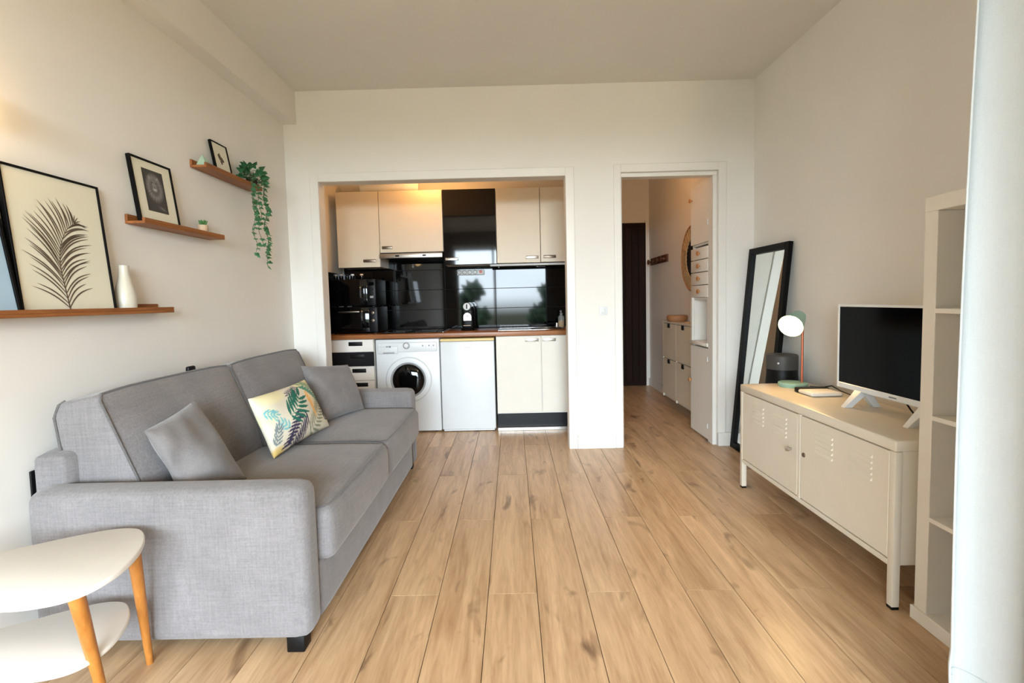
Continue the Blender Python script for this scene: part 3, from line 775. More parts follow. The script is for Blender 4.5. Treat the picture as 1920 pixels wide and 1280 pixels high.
for (y, zb, dx) in vines:
    z0 = base+0.055; pts = [(-1.638, 3.135, z0), (-1.600, (3.135+y)/2, z0+0.03), (-1.572+dx*0.4, y, z0-0.03)]
    n = int((z0-0.06-zb)/0.028)
    for i in range(1, n+1): pts.append((-1.575+dx*0.4+0.008*math.sin(i*0.9+y*9), y+0.011*math.sin(i*1.3+y*20), z0-0.03-(z0-0.03-zb)*i/n))
    v = obj('vine', tube(pts, 0.0016, 5), M['vine'], iv)
    for i, p in enumerate(pts[2:]):
        for s in (1, -1):
            if rs.random() < 0.22: continue
            leaf_at((p[0]+0.004, p[1], p[2]), v, (0.45, s*0.8+rs.uniform(-0.3, 0.3), -0.55+rs.uniform(-0.4, 0.3)), rs.uniform(0.72, 1.15))
for i in range(120):
    a = rs.uniform(0, 6.28); h = rs.random(); R_ = 0.082*math.sqrt(1-h*h*0.6)
    p = (-1.632+R_*math.cos(a)*0.62, 3.135+R_*math.sin(a)*1.30, base+0.012+0.120*h)
    if p[0] < XL+0.012: continue
    leaf_at(p, iv, (math.cos(a), math.sin(a), 0.5*h-0.1), rs.uniform(0.9, 1.35))

# wall sconce just past the left edge of the picture
sc_ = thing('wall_sconce', 'glowing warm globe wall lamp at the left edge above the pictures', 'lamp', (XL, 1.455, 1.76))
obj('wall_plate', lathe([(0, 0), (0.045, 0), (0.045, 0.012), (0, 0.016)], 20, (XL, 1.455, 1.80), (1, 0, 0)), M['steel'], sc_)
obj('arm', tube([(XL+0.012, 1.455, 1.80), (XL+0.06, 1.455, 1.775), (XL+0.085, 1.455, 1.785)], 0.007, 8), M['steel'], sc_)
obj('globe', lathe([(0, -0.055)]+[(0.055*math.sin(math.pi*k/12), -0.055*math.cos(math.pi*k/12)) for k in range(1, 12)]+[(0, 0.055)], 24, (XL+0.100, 1.455, 1.838)), glow('sconce_glow', (1.0, 0.66, 0.30), LAMP_SCONCE), sc_)

# ------------------------------------------------------------------ kitchen: base run
KF = 4.285                                   # front plane of the base units
CT = 0.890                                   # worktop height
def bar_handle(x0, x1, z0, z1, y, parent, m):
    h = obj('handle', box(x0, x1, y-0.018, y-0.013, z0, z1, 0.003, 2), m, parent)
    for x in (x0+0.018, x1-0.018): obj('handle_post', rod((x, y-0.014, (z0+z1)/2), (x, y, (z0+z1)/2), 0.004, n=8), m, h)
    return h
tag(obj('worktop', box(AX0+0.013, AX1-0.002, KF-0.025, AYB-0.013, 0.852, CT, 0.003), M['counter']), 'brown walnut-look kitchen worktop under the black tiles', 'worktop')

# drawer unit
dx0, dx1 = -1.655, -1.240
du = thing('drawer_unit', 'white four-drawer base unit with one black drawer, left of the washing machine', 'cabinet', ((dx0+dx1)/2, 4.58, 0))
obj('carcass', box(dx0, dx1, KF+0.02, AYB-0.02, 0.10, 0.848, 0.002, 1), M['whitelam'], du)
obj('plinth', box(dx0, dx1, KF+0.06, KF+0.08, 0.0, 0.10), M['blackmat'], du)
zs = [0.845, 0.732, 0.607, 0.478, 0.110]
zs = [0.846, 0.735, 0.606, 0.480, 0.355]
for k in range(4):
    z1, z0 = zs[k], zs[k+1]+0.004; m = M['blackmat'] if k == 1 else M['whitelam']
    if k == 3: z0 = 0.36
    dr = obj('drawer', box(dx0+0.002, dx1-0.002, KF, KF+0.019, z0, z1, 0.002, 1), m, du)
    if k == 1: dr['label'] = 'black drawer front'
    xm = -1.400+0.012*k; zc = z1-0.036
    obj('finger_pull', box(xm-0.062, xm+0.062, KF-0.004, KF+0.002, zc-0.018, zc+0.018, 0.006, 2), M['blackplastic'], dr)
dr = obj('drawer', box(dx0+0.002, dx1-0.002, KF, KF+0.019, 0.105, 0.355, 0.002, 1), M['whitelam'], du)
obj('finger_pull', box(-1.352-0.062, -1.352+0.062, KF-0.004, KF+0.002, 0.30, 0.336, 0.006, 2), M['blackplastic'], dr)

# washing machine
wx0, wx1 = -1.222, -0.656; wz = 0.842
wm = thing('washing_machine', 'white front-loading washing machine with a dark round door', 'washing machine', ((wx0+wx1)/2, 4.56, 0))
obj('body', box(wx0, wx1, KF, 4.84, 0.012, wz, 0.010, 3), M['enamel'], wm)
pn = obj('control_panel', box(wx0+0.018, wx1-0.018, KF-0.012, KF+0.004, 0.728, 0.815, 0.008, 3), M['enamel'], wm)
dr = obj('detergent_drawer', box(wx0+0.022, wx0+0.20, KF-0.019, KF-0.008, 0.716, 0.782, 0.010, 3), M['palegrey'], wm)
obj('drawer_grip', box(wx0+0.07, wx0+0.17, KF-0.024, KF-0.016, 0.718, 0.730, 0.004, 2), M['greyplastic'], dr)
kn = obj('program_knob', lathe([(0, 0), (0.024, 0), (0.024, 0.010), (0.018, 0.022), (0, 0.024)], 24, (-0.945, KF-0.012, 0.786), (0, -1, 0)), M['enamel'], wm)
obj('knob_ring', lathe([(0.026, 0), (0.031, 0), (0.031, 0.003), (0.026, 0.004)], 24, (-0.945, KF-0.012, 0.786), (0, -1, 0)), M['greyplastic'], kn)
for k, x in enumerate((-0.800, -0.775, -0.745, -0.725, -0.705)):
    obj('button', box(x-0.006, x+0.006, KF-0.016, KF-0.011, 0.768 if k % 2 else 0.776, 0.790, 0.001, 1), M['palegrey'] if k % 2 else M['greyplastic'], pn)
obj('brand_mark', box(-1.125, -1.105, KF-0.0205, KF-0.0185, 0.775, 0.784, 0.001, 1), M['ink'], dr)
obj('brand_mark', box(-1.100, -1.082, KF-0.0205, KF-0.0185, 0.772, 0.786, 0.001, 1), M['ink'], dr)
wc = Vector((-0.935, KF, 0.480))
dr = obj('door', lathe([(0.148, -0.002), (0.205, -0.002), (0.205, 0.010), (0.196, 0.022), (0.160, 0.030), (0.148, 0.026)], 56, wc, (0, -1, 0)), M['enamel'], wm)
obj('door_glass', lathe([(0, 0.050), (0.070, 0.046), (0.118, 0.034), (0.140, 0.024), (0.152, 0.012), (0.152, 0)], 48, wc, (0, -1, 0)), M['blackgloss'], dr)
obj('door_trim', lathe([(0.140, 0.022), (0.150, 0.030), (0.158, 0.031), (0.158, 0.024)], 48, wc, (0, -1, 0)), M['greyplastic'], dr)
obj('door_grip', box(-1.120, -1.095, KF-0.032, KF-0.014, 0.40, 0.44, 0.006, 2), M['palegrey'], dr)
for x in (wx0+0.05, wx1-0.05):
    obj('foot', rod((x, KF+0.05, 0.0), (x, KF+0.05, 0.014), 0.018, n=12), M['blackplastic'], wm)

# fridge
fx0, fx1 = -0.648, -0.168
fr = thing('fridge', 'white under-counter fridge with a yellowed top edge', 'fridge', ((fx0+fx1)/2, 4.56, 0))
obj('body', box(fx0+0.004, fx1-0.004, KF+0.045, 4.82, 0.015, 0.812, 0.006, 2), M['enamel'], fr)
dr = obj('door', box(fx0, fx1, KF-0.005, KF+0.040, 0.020, 0.812, 0.010, 3), M['enamel'], fr)
obj('top_panel', box(fx0, fx1, KF-0.004, 4.82, 0.814, 0.836, 0.006, 2), M['yellowed'], fr)
obj('bottom_strip', box(fx0+0.012, fx1-0.012, KF+0.002, KF+0.04, 0.006, 0.020, 0.003, 1), M['palegrey'], fr)
pts = [(-0.436+0.0105*k, KF-0.0056, 0.7565+0.0065*math.sin(k*2.1)*(1 if k else 2)) for k in range(8)]
obj('badge', tube(pts, 0.0016, 5), M['ink'], dr)
for x in (fx0+0.04, fx1-0.04): obj('foot', rod((x, KF+0.08, 0), (x, KF+0.08, 0.016), 0.014, n=10), M['blackplastic'], fr)

# sink unit
sx0, sx1 = -0.152, 0.660
su = thing('sink_unit', 'white two-door sink base unit with a raised black plinth, right of the fridge', 'cabinet', ((sx0+sx1)/2, 4.58, 0))
obj('carcass', box(sx0, sx1, KF+0.020, AYB-0.02, 0.150, 0.848, 0.002, 1), M['whitelam'], su)
obj('plinth', box(sx0, sx1, KF+0.045, KF+0.06, 0.028, 0.150), M['blackmat'], su)
obj('plinth_seal', box(sx0, sx1, KF-0.005, KF+0.062, 0.0, 0.028, 0.002, 1), M['steel'], su)
for (a, b, ha, hb) in ((sx0, 0.2465, 0.108, 0.226), (0.2505, sx1, 0.262, 0.378)):
    dr = obj('door', box(a+0.001, b-0.001, KF-0.001, KF+0.019, 0.163, 0.846, 0.002, 1), M['palelam'], su)
    bar_handle(ha, hb, 0.798, 0.824, KF, dr, M['steel'])

# ------------------------------------------------------------------ kitchen: on the worktop
hob = thing('hob', 'flat black glass hob set into the worktop below the hood', 'hob', (-0.92, 4.6, CT))
obj('glass_plate', box(-1.205, -0.630, 4.345, 4.800, CT, CT+0.006, 0.002, 1), M['blackgloss'], hob)
obj('metal_edge', box(-0.632, -0.624, 4.345, 4.800, CT, CT+0.008, 0.001, 1), M['steel'], hob)
for x, y, r in ((-1.07, 4.46, 0.072), (-0.80, 4.46, 0.09), (-1.07, 4.68, 0.09), (-0.80, 4.68, 0.072)):
    obj('ring_mark', lathe([(r, 0), (r+0.003, 0), (r+0.003, 0.0004), (r, 0.0004)], 32, (x, y, CT+0.006)), M['greyplastic'], hob)

sk = thing('sink', 'stainless steel inset sink with drainer', 'sink', (0.15, 4.60, CT))
b = box(-0.125, 0.300, 4.375, 4.385, CT, CT+0.007, 0.002, 1); box(-0.125, 0.300, 4.755, 4.775, CT, CT+0.007, 0.002, 1, bm=b); box(-0.135, -0.125, 4.375, 4.775, CT, CT+0.007, 0.002, 1, bm=b)
obj('rim', b, M['steel'], sk)
obj('drainer', box(-0.125, 0.175, 4.385, 4.755, CT+0.0005, CT+0.004, 0.001, 1), M['steel'], sk)
for k in range(8): obj('drainer_rib', box(-0.10+k*0.033, -0.092+k*0.033, 4.42, 4.73, CT+0.003, CT+0.008, 0.002, 1), M['steel'], sk)
b = lathe([(0.140, 0.007), (0.150, 0.007), (0.150, 0), (0.140, 0), (0.140, 0.003), (0.10, 0.001), (0, 0.001)], 40, (0.315, 4.57, CT)); obj('bowl', b, M['darksteel'], sk)
tp = thing('tap', 'low black kitchen tap folded down at the back of the sink', 'tap', (0.44, 4.72, CT))
obj('tap_base', lathe([(0, 0), (0.026, 0), (0.026, 0.012), (0.018, 0.016), (0.018, 0.045), (0, 0.050)], 20, (0.43, 4.72, CT)), M['steel'], tp)
obj('spout', tube([(0.43, 4.72, CT+0.036), (0.38, 4.70, CT+0.040), (0.335, 4.68, CT+0.030)], 0.012, 10), M['blackplastic'], tp)

cm = thing('coffee_machine', 'small black capsule coffee machine with round silver front', 'coffee machine', (-0.425, 4.62, CT))
obj('base', lathe([(0, 0), (0.062, 0), (0.066, 0.010), (0.058, 0.022), (0, 0.024)], 28, (-0.425, 4.58, CT)), M['blackplastic'], cm)
obj('body', softbox(-0.482, -0.366, 4.60, 4.84, CT+0.002, CT+0.225, 0.03, 8), M['blackplastic'], cm, ang=80)
obj('head', rod((-0.424, 4.53, CT+0.222), (-0.424, 4.82, CT+0.222), 0.043, n=28), M['blackgloss'], cm)
lv = obj('round_front', lathe([(0, 0.012), (0.030, 0.010), (0.035, 0.004), (0.035, 0)], 28, (-0.424, 4.53, CT+0.225), (0, -1, 0)), M['palegrey'], cm)
obj('emblem', box(-0.430, -0.418, 4.5155, 4.519, CT+0.205, CT+0.247, 0.001, 1), M['blackplastic'], lv)
arch = [(-0.462, CT+0.092), (-0.386, CT+0.092), (-0.386, CT+0.128)]+[(-0.424+0.038*math.cos(math.radians(a)), CT+0.128+0.040*math.sin(math.radians(a))) for a in range(15, 166, 15)]+[(-0.462, CT+0.128)]
ap = obj('outlet_plate', prism(arch, 4.555, 4.600, 'Y', 0.002, 1), M['steel'], cm)
obj('outlet_button', lathe([(0, 0.003), (0.006, 0.003), (0.006, 0)], 14, (-0.424, 4.555, CT+0.135), (0, -1, 0)), M['blackplastic'], ap)
obj('cup_rest', box(-0.460, -0.388, 4.515, 4.60, CT+0.045, CT+0.052, 0.002, 1), M['darksteel'], cm)

def countertop_oven(name, label, cat, x0, x1, y0, y1, z0, z1, kind):
    t = thing(name, label, cat, ((x0+x1)/2, (y0+y1)/2, z0))
    obj('casing', box(x0, x1, y0+0.015, y1, z0+0.010, z1, 0.006, 2), M['blackplastic'], t)
    xs = x1-0.075
    dr = obj('door', box(x0+0.004, xs, y0, y0+0.016, z0+0.014, z1-0.004, 0.004, 2), M['blackgloss'], t)
    pa = obj('control_panel', box(xs+0.003, x1-0.002, y0, y0+0.016, z0+0.014, z1-0.004, 0.004, 2), M['blackmat'], t)
    if kind == 'oven':
        h = obj('door_handle', box(x0+0.08, xs-0.08, y0-0.028, y0-0.018, z1-0.050, z1-0.034, 0.004, 2), M['darksteel'], dr)
        for z in (z1-0.055, z1-0.125): obj('knob', lathe([(0, 0), (0.016, 0), (0.014, 0.016), (0, 0.018)], 18, ((xs+x1)/2, y0, z), (0, -1, 0)), M['darksteel'], pa)
    else:
        obj('door_handle', box(xs-0.022, xs-0.012, y0-0.018, y0-0.008, z0+0.05, z1-0.05, 0.003, 2), M['blackplastic'], dr)
        obj('display', box(xs+0.014, x1-0.012, y0-0.002, y0+0.002, z1-0.060, z1-0.030, 0.001, 1), M['screen'], pa)
        for r in range(3): obj('button', box(xs+0.022, x1-0.020, y0-0.003, y0+0.002, z1-0.105-r*0.035, z1-0.085-r*0.035, 0.002, 1), M['greyplastic'] if r == 2 else M['blackplastic'], pa)
    for x in (x0+0.03, x1-0.03): obj('foot', box(x-0.012, x+0.012, y0+0.03, y0+0.054, z0, z0+0.011), M['blackplastic'], t)
    for x in (x0+0.03, x1-0.03): obj('foot', box(x-0.012, x+0.012, y1-0.054, y1-0.03, z0, z0+0.011), M['blackplastic'], t)
    return t
countertop_oven('mini_oven', 'black mini oven on the worktop, beneath the microwave', 'oven', -1.665, -1.235, 4.43, 4.80, CT, CT+0.245, 'oven')
countertop_oven('microwave', 'black microwave stacked on the mini oven', 'microwave', -1.665, -1.245, 4.435, 4.80, CT+0.245, CT+0.500, 'microwave')
jz = CT+0.500
for k, (x, m, lb) in enumerate(((-1.625, 'greyplastic', 'spice jar on the microwave, leftmost of five'), (-1.575, 'greyplastic', 'spice jar on the microwave, second of five from the left'), (-1.520, 'blackplastic', 'dark spice jar on the microwave, middle of five'), (-1.470, 'palegrey', 'pale-capped spice jar on the microwave, second of five from the right'), (-1.385, 'potbeige', 'beige-capped spice jar on the microwave, rightmost of five'))):
    j = thing('spice_jar', lb, 'jar', (x, 4.50, jz), 0, 'spice jars on the microwave')
    obj('glass', lathe([(0, 0), (0.018, 0), (0.019, 0.004), (0.019, 0.030), (0.014, 0.036)], 14, (x, 4.50, jz)), M['blackgloss'], j)
    obj('lid', lathe([(0.016, 0.036), (0.016, 0.050), (0, 0.051)], 14, (x, 4.50, jz)), M[m], j)

sb = thing('soap_bottle', 'clear pump bottle of amber washing-up liquid at the right end of the worktop', 'bottle', (0.475, 4.73, CT))
obj('bottle_body', lathe([(0, 0), (0.029, 0), (0.031, 0.006), (0.031, 0.095), (0.024, 0.112), (0.012, 0.118), (0.012, 0.126)], 24, (0.475, 4.73, CT)), M['clear'], sb)
obj('liquid', lathe([(0, 0.004), (0.028, 0.004), (0.0285, 0.066), (0, 0.066)], 24, (0.475, 4.73, CT)), M['soap'], sb)
pmp = obj('pump', lathe([(0.014, 0.124), (0.014, 0.138), (0.006, 0.142), (0.006, 0.165), (0, 0.166)], 16, (0.475, 4.73, CT)), M['greyplastic'], sb)
obj('nozzle', tube([(0.475, 4.73, CT+0.160), (0.465, 4.70, CT+0.162), (0.462, 4.685, CT+0.154)], 0.005, 8), M['greyplastic'], pmp)

# ------------------------------------------------------------------ kitchen: wall units
UF, UB = 4.555, AYB-0.012
def wall_unit(x0, x1, z0, z1, front, hx0, hx1, hz, hm, label):
    t = thing('wall_cabinet', label, 'cabinet', ((x0+x1)/2, (UF+UB)/2, z0), 0, 'kitchen wall cabinets')
    obj('carcass', box(x0+0.001, x1-0.001, UF+0.020, UB-0.001, z0+0.004, z1-0.002, 0.001, 1), M['whitelam'], t)
    d = obj('door', box(x0+0.0015, x1-0.0015, UF, UF+0.018, z0, z1, 0.002, 1), front, t)
    bar_handle(hx0, hx1, hz-0.013, hz+0.013, UF, d, hm)
    return t
Z0, Z1 = 1.508, 2.200
wall_unit(-1.617, -1.222, Z0-0.004, Z1, M['creamlam'], -1.376, -1.258, 1.562, M['darksteel'], 'leftmost cream wall cabinet, above the microwave')
wall_unit(-1.220, -0.628, 1.634, Z1, M['creamlam'], -1.218+0.02, -1.100, 1.680, M['darksteel'], 'wide cream wall cabinet above the extractor hood')
wall_unit(-0.626, -0.133, Z0, Z1, M['blacklam'], -0.612, -0.494, 1.560, M['steel'], 'glossy black wall cabinet in the middle of the row')
wall_unit(-0.131, 0.2755, Z0+0.004, Z1, M['creamlam'], 0.138, 0.254, 1.560, M['steel'], 'cream wall cabinet right of the glossy black one')
wall_unit(0.2775, 0.680, Z0+0.006, Z1, M['creamlam'], 0.302, 0.418, 1.562, M['darksteel'], 'rightmost cream wall cabinet, cut off by the opening')
hd = thing('extractor_hood', 'slim steel-fronted extractor hood over the hob', 'hood', (-0.92, 4.66, 1.575))
obj('hood_body', box(-1.216, -0.632, 4.54, AYB-0.013, 1.590, 1.632, 0.002, 1), M['blackmat'], hd)
obj('front_rail', box(-1.216, -0.632, 4.500, 4.540, 1.577, 1.620, 0.004, 2), M['steel'], hd)
for x in (-1.05, -0.80): obj('switch', box(x-0.018, x+0.018, 4.497, 4.502, 1.590, 1.604, 0.002, 1), M['blackplastic'], hd)
tag(obj('under_cabinet_strip', box(-0.20, 0.66, 4.60, 4.64, 1.488, 1.508, 0.004, 2), M['palegrey']), 'slim pale strip under the right wall cabinets', 'lamp')  # pelmet strip along the cabinet bottoms, no lamp in it
ps = thing('power_strip', 'white socket strip with a red switch under the black wall cabinet', 'power strip', (-0.405, 4.87, 1.425))
obj('strip_body', box(-0.540, -0.270, 4.846, 4.879, 1.425, 1.476, 0.005, 2), M['palegrey'], ps)
for k in range(4): obj('socket', lathe([(0.021, 0), (0.021, 0.003), (0.018, 0.003), (0.017, -0.004), (0, -0.004)], 20, (-0.517+0.052*k, 4.845, 1.452), (0, -1, 0)), M['blackplastic'], ps)
obj('switch', lathe([(0.015, 0), (0.015, 0.006), (0, 0.007)], 18, (-0.305, 4.846, 1.455), (0, -1, 0)), M['red'], ps)

# flexible duct lying on the wall cabinets
t = bmesh.new()
ctrl = [(-1.42, 4.72, 2.262), (-1.20, 4.70, 2.268), (-1.00, 4.70, 2.272), (-0.86, 4.72, 2.262)]
pts = []
for i in range(len(ctrl)-1):
    for j in range(14):
        s = j/14; pts.append(tuple(ctrl[i][k]*(1-s)+ctrl[i+1][k]*s for k in range(3)))
obj_ = tag(obj('exhaust_duct', tube(pts, [0.055+0.004*(k % 2) for k in range(len(pts))], 16), M['palegrey'], None, ang=60), 'pale ribbed exhaust duct lying on top of the wall cabinets', 'duct')
# kitchen ceiling lamp, out of sight behind the opening head
kl = thing('ceiling_lamp', 'warm bulb hanging inside the kitchen alcove, behind the opening head', 'lamp', (-0.74, 4.36, 2.46))
obj('ceiling_rose', lathe([(0, 0), (0.05, 0), (0.05, -0.02), (0, -0.022)], 20, (-0.74, 4.36, 2.459)), M['enamel'], kl)
obj('holder', rod((-0.74, 4.36, 2.44), (-0.74, 4.36, 2.335), 0.012, n=10), M['enamel'], kl)
obj('bulb', lathe([(0, -0.030)]+[(0.030*math.sin(math.pi*k/10), -0.030*math.cos(math.pi*k/10)) for k in range(1, 10)]+[(0, 0.030)], 16, (-0.74, 4.36, 2.312)), glow('kitchen_bulb', (1.0, 0.48, 0.15), LAMP_KITCHEN), kl)

# light switch on the pillar
sw = thing('light_switch', 'small white light switch on the pillar beside the doorway', 'switch', (0.696, YB, 1.045))
obj('switch_plate', box(0.664, 0.728, YB-0.008, YB, 1.035, 1.099, 0.003, 2), M['enamel'], sw)
obj('rocker', box(0.680, 0.712, YB-0.013, YB-0.007, 1.048, 1.086, 0.003, 2), M['palegrey'], sw)

# ------------------------------------------------------------------ hall
CX, CY0, CY1 = 1.545, YT+0.004, 4.212
cu = thing('tall_cupboard', 'tall white hall cupboard with wooden knobs, open niche and four small drawers', 'cupboard', (1.67, (CY0+CY1)/2, 0))
W_ = M['whitelam']
obj('side_panel', box(CX+0.018, HX1-0.001, CY1-0.016, CY1, 0, 2.75, 0.001, 1), W_, cu)
obj('side_panel', box(CX+0.018, HX1-0.001, CY0, CY0+0.016, 0, 2.75, 0.001, 1), W_, cu)
obj('back_panel', box(HX1-0.012, HX1-0.001, CY0+0.016, CY1-0.016, 0, 2.75), W_, cu)
for z in (0.0, 0.725, 1.135, 1.575, 2.73): obj('shelf', box(CX+0.018, HX1-0.012, CY0+0.016, CY1-0.016, z, z+0.016), W_, cu)
obj('ledge', box(CX-0.012, HX1-0.012, CY0, CY1+0.004, 0.757, 0.785, 0.003, 2), W_, cu)
for y in (CY0, CY1-0.03): obj('niche_stile', box(CX, CX+0.018, y, y+0.03, 0.785, 1.150, 0.001, 1), W_, cu)
def wknob(y, z, parent, r=0.017): obj('knob', lathe([(0, 0), (0.007, 0), (0.007, 0.010), (r, 0.016), (r, 0.026), (0, 0.032)], 18, (CX, y, z), (-1, 0, 0)), M['knobwood'], parent)
d = obj('upper_door', box(CX, CX+0.017, CY0+0.001, CY1-0.001, 1.592, 2.74, 0.002, 1), W_, cu); wknob(CY1-0.035, 1.965, d)
obj('hinge', box(CX-0.006, CX, CY0+0.008, CY0+0.020, 1.72, 1.76, 0.001, 1), M['enamel'], d)
d = obj('lower_door', box(CX, CX+0.017, CY0+0.001, CY1-0.001, 0.012, 0.742, 0.002, 1), W_, cu); wknob(CY1-0.025, 0.441, d)
for z in (0.64, 0.10): obj('hinge', box(CX-0.006, CX, CY0+0.008, CY0+0.020, z, z+0.04, 0.001, 1), M['enamel'], d)
dz = [1.560, 1.459, 1.357, 1.252, 1.150]
for k in range(4):
    d = obj('drawer', box(CX-0.003, CX+0.016, CY0+0.012, CY1-0.012, dz[k+1]+0.003, dz[k]-0.003, 0.003, 2), W_, cu); wknob(4.005, (dz[k]+dz[k+1])/2, d, 0.019)
bt = tag(obj('bottle', lathe([(0, 0), (0.022, 0), (0.026, 0.02), (0.024, 0.07), (0.010, 0.095), (0.010, 0.125), (0, 0.126)], 20, (1.62, 3.875, 0.785)), M['amber']), 'small brown bottle in the niche of the hall cupboard', 'bottle')

SX, SY_0, SY_1, SZ0, SZ1 = 1.62, 4.405, 5.240, 0.095, 0.905
sc2 = thing('shoe_cabinet', 'shallow wall-hung cream shoe cabinet with four black-tabbed flaps', 'cabinet', (1.71, (SY_0+SY_1)/2, SZ0))
obj('carcass', box(SX+0.018, HX1-0.003, SY_0, SY_1, SZ0, SZ1-0.016, 0.002, 1), M['whitemetal'], sc2)
obj('top_board', box(SX-0.004, HX1-0.003, SY_0-0.003, SY_1+0.003, SZ1-0.016, SZ1, 0.002, 1), M['whitemetal'], sc2)
ymid = (SY_0+SY_1)/2
for (a, b) in ((SY_0+0.012, ymid-0.006), (ymid+0.006, SY_1-0.012)):
    for (c, d_) in ((SZ0+0.03, 0.510), (0.520, SZ1-0.022)):
        f_ = obj('flap', box(SX, SX+0.017, a, b, c, d_, 0.002, 1), M['creamlam'], sc2)
        yc = (a+b)/2; obj('tab_handle', box(SX-0.010, SX+0.002, yc-0.028, yc+0.028, d_-0.042, d_+0.002, 0.004, 2), M['blackplastic'], f_)
for y in (SY_0, ymid-0.006, SY_1-0.012): obj('stile', box(SX, SX+0.019, y, y+0.012, SZ0, SZ1-0.016, 0.001, 1), M['whitemetal'], sc2)
b = lathe([(0, 0.004), (0.088, 0.0), (0.104, 0.020), (0.106, 0.044), (0.098, 0.064), (0.090, 0.064), (0.096, 0.042), (0.085, 0.012), (0, 0.012)], 28, (1.705, 5.03, SZ1))
bw = tag(obj('woven_bowl', b, M['bowlwood']), 'round woven cane bowl on the shoe cabinet', 'bowl')
hk = thing('coat_hooks', 'dark wooden coat hook rail on the hall wall', 'hook rail', (HX1, 5.92, 1.575))
obj('rail_board', box(HX1-0.018, HX1, 5.60, 6.26, 1.565, 1.652, 0.004, 2), M['hookwood'], hk)
for k in range(4): obj('peg', lathe([(0, 0), (0.016, 0), (0.012, 0.03), (0.030, 0.045), (0.030, 0.058), (0, 0.062)], 16, (HX1-0.018, 5.68+k*0.165, 1.602), (-1, 0, 0)), M['hookwood'], hk)
rm = thing('rattan_mirror', 'round rattan-rimmed wall mirror half hidden behind the hall cupboard', 'mirror', (HX1, 4.80, 1.21))
obj('rim', lathe([(0.20, 0.004), (0.20, 0.016), (0.325, 0.012), (0.325, 0.004)], 48, (HX1, 4.80, 1.538), (-1, 0, 0)), M['rattan'], rm)
obj('outer_cane', lathe([(0.325+0.010*math.cos(2*math.pi*k/8), 0.011+0.010*math.sin(2*math.pi*k/8)) for k in range(9)], 48, (HX1, 4.80, 1.538), (-1, 0, 0)), M['bowlwood'], rm)
for k in range(32):
    a = 2*math.pi*k/32; c_, s_ = math.cos(a), math.sin(a)
    obj('spoke', rod((HX1-0.017, 4.80+0.20*c_, 1.538+0.20*s_), (HX1-0.014, 4.80+0.322*c_, 1.538+0.322*s_), 0.004, n=6), M['rattan'], rm)
obj('mirror_glass', lathe([(0, 0.012), (0.205, 0.012), (0.205, 0.004)], 40, (HX1, 4.80, 1.538), (-1, 0, 0)), M['mirror'], rm)
hl = thing('hall_lamp', 'warm ceiling lamp in the hall, out of sight above the doorway', 'lamp', (1.25, 4.55, HC))
obj('lamp_base', lathe([(0, 0), (0.06, 0), (0.06, -0.025), (0, -0.027)], 20, (1.25, 4.55, HC-0.001)), M['enamel'], hl)
obj('bulb', lathe([(0, -0.115)]+[(0.045*math.sin(math.pi*k/10), -0.070-0.045*math.cos(math.pi*k/10)) for k in range(1, 10)]+[(0, -0.025)], 16, (1.25, 4.55, HC-0.001)), glow('hall_bulb', (1.0, 0.50, 0.20), LAMP_HALL), hl)

# ------------------------------------------------------------------ low metal cabinet under the television
QX, QX1, QY0, QY1 = 1.362, 1.765, 1.715, 2.903
WM = M['whitemetal']
lc = thing('tv_cabinet', 'low white metal locker cabinet on square legs below the television', 'cabinet', ((QX+QX1)/2, (QY0+QY1)/2, 0))
obj('carcass', box(QX+0.016, QX1, QY0+0.004, QY1-0.004, 0.165, 0.590, 0.006, 2), WM, lc)
obj('top', box(QX-0.001, QX1, QY0, QY1, 0.588, 0.630, 0.007, 3), WM, lc)
obj('bottom_rail', box(QX, QX+0.018, QY0+0.028, QY1-0.028, 0.158, 0.180, 0.002, 1), WM, lc)
obj('center_post', box(QX, QX+0.018, 2.292, 2.312, 0.180, 0.588, 0.001, 1), WM, lc)
for (x0, x1) in ((QX, QX+0.028), (QX1-0.028, QX1)):
    for (y0, y1) in ((QY0+0.001, QY0+0.029), (QY1-0.029, QY1-0.001)):
        lg = obj('leg', box(x0, x1, y0, y1, 0.010, 0.588, 0.003, 2), WM, lc)
        obj('glide', box(x0+0.001, x1-0.001, y0+0.001, y1-0.001, 0.0, 0.010), M['blackplastic'], lg)
slat = {}
for (y0, y1, groups, kn) in ((2.316, 2.872, ((2.628, 2.752), (2.405, 2.536)), 2.366), (QY0+0.031, 2.288, ((2.055, 2.183), (1.826, 1.952)), 2.262)):
    d = obj('door', box(QX+0.001, QX+0.018, y0, y1, 0.184, 0.584, 0.002, 1), WM, lc)
    for (a, b) in groups:
        for k in range(5):
            z = 0.440+k*0.0225
            # pressed louvre: proud lower lip that slopes back into the sheet
            p = [(QX+0.002, z), (QX-0.0055, z+0.001), (QX+0.002, z+0.016)]
            obj('louvre', prism(p, a, b, 'Y'), WM, d, ang=20) if False else None
            t = bmesh.new()
            A = [t.verts.new((x, a+(0.006 if i == 1 else 0), zz)) for i, (x, zz) in enumerate(p)]; B = [t.verts.new((x, b-(0.006 if i == 1 else 0), zz)) for i, (x, zz) in enumerate(p)]
            t.faces.new(A[::-1]); t.faces.new(B)
            for i in range(3): t.faces.new((A[i], A[(i+1) % 3], B[(i+1) % 3], B[i]))
            bmesh.ops.recalc_face_normals(t, faces=t.faces); obj('louvre', t, WM, d, ang=20)
    if kn > 2.3:
        obj('knob', lathe([(0, 0), (0.006, 0), (0.006, 0.010), (0.012, 0.014), (0.012, 0.024), (0, 0.026)], 18, (QX+0.001, kn, 0.400), (-1, 0, 0)), M['steel'], d)
    else:
        obj('lock', lathe([(0, 0.004), (0.010, 0.004), (0.011, 0)], 18, (QX+0.001, kn, 0.402), (-1, 0, 0)), M['darksteel'], d)

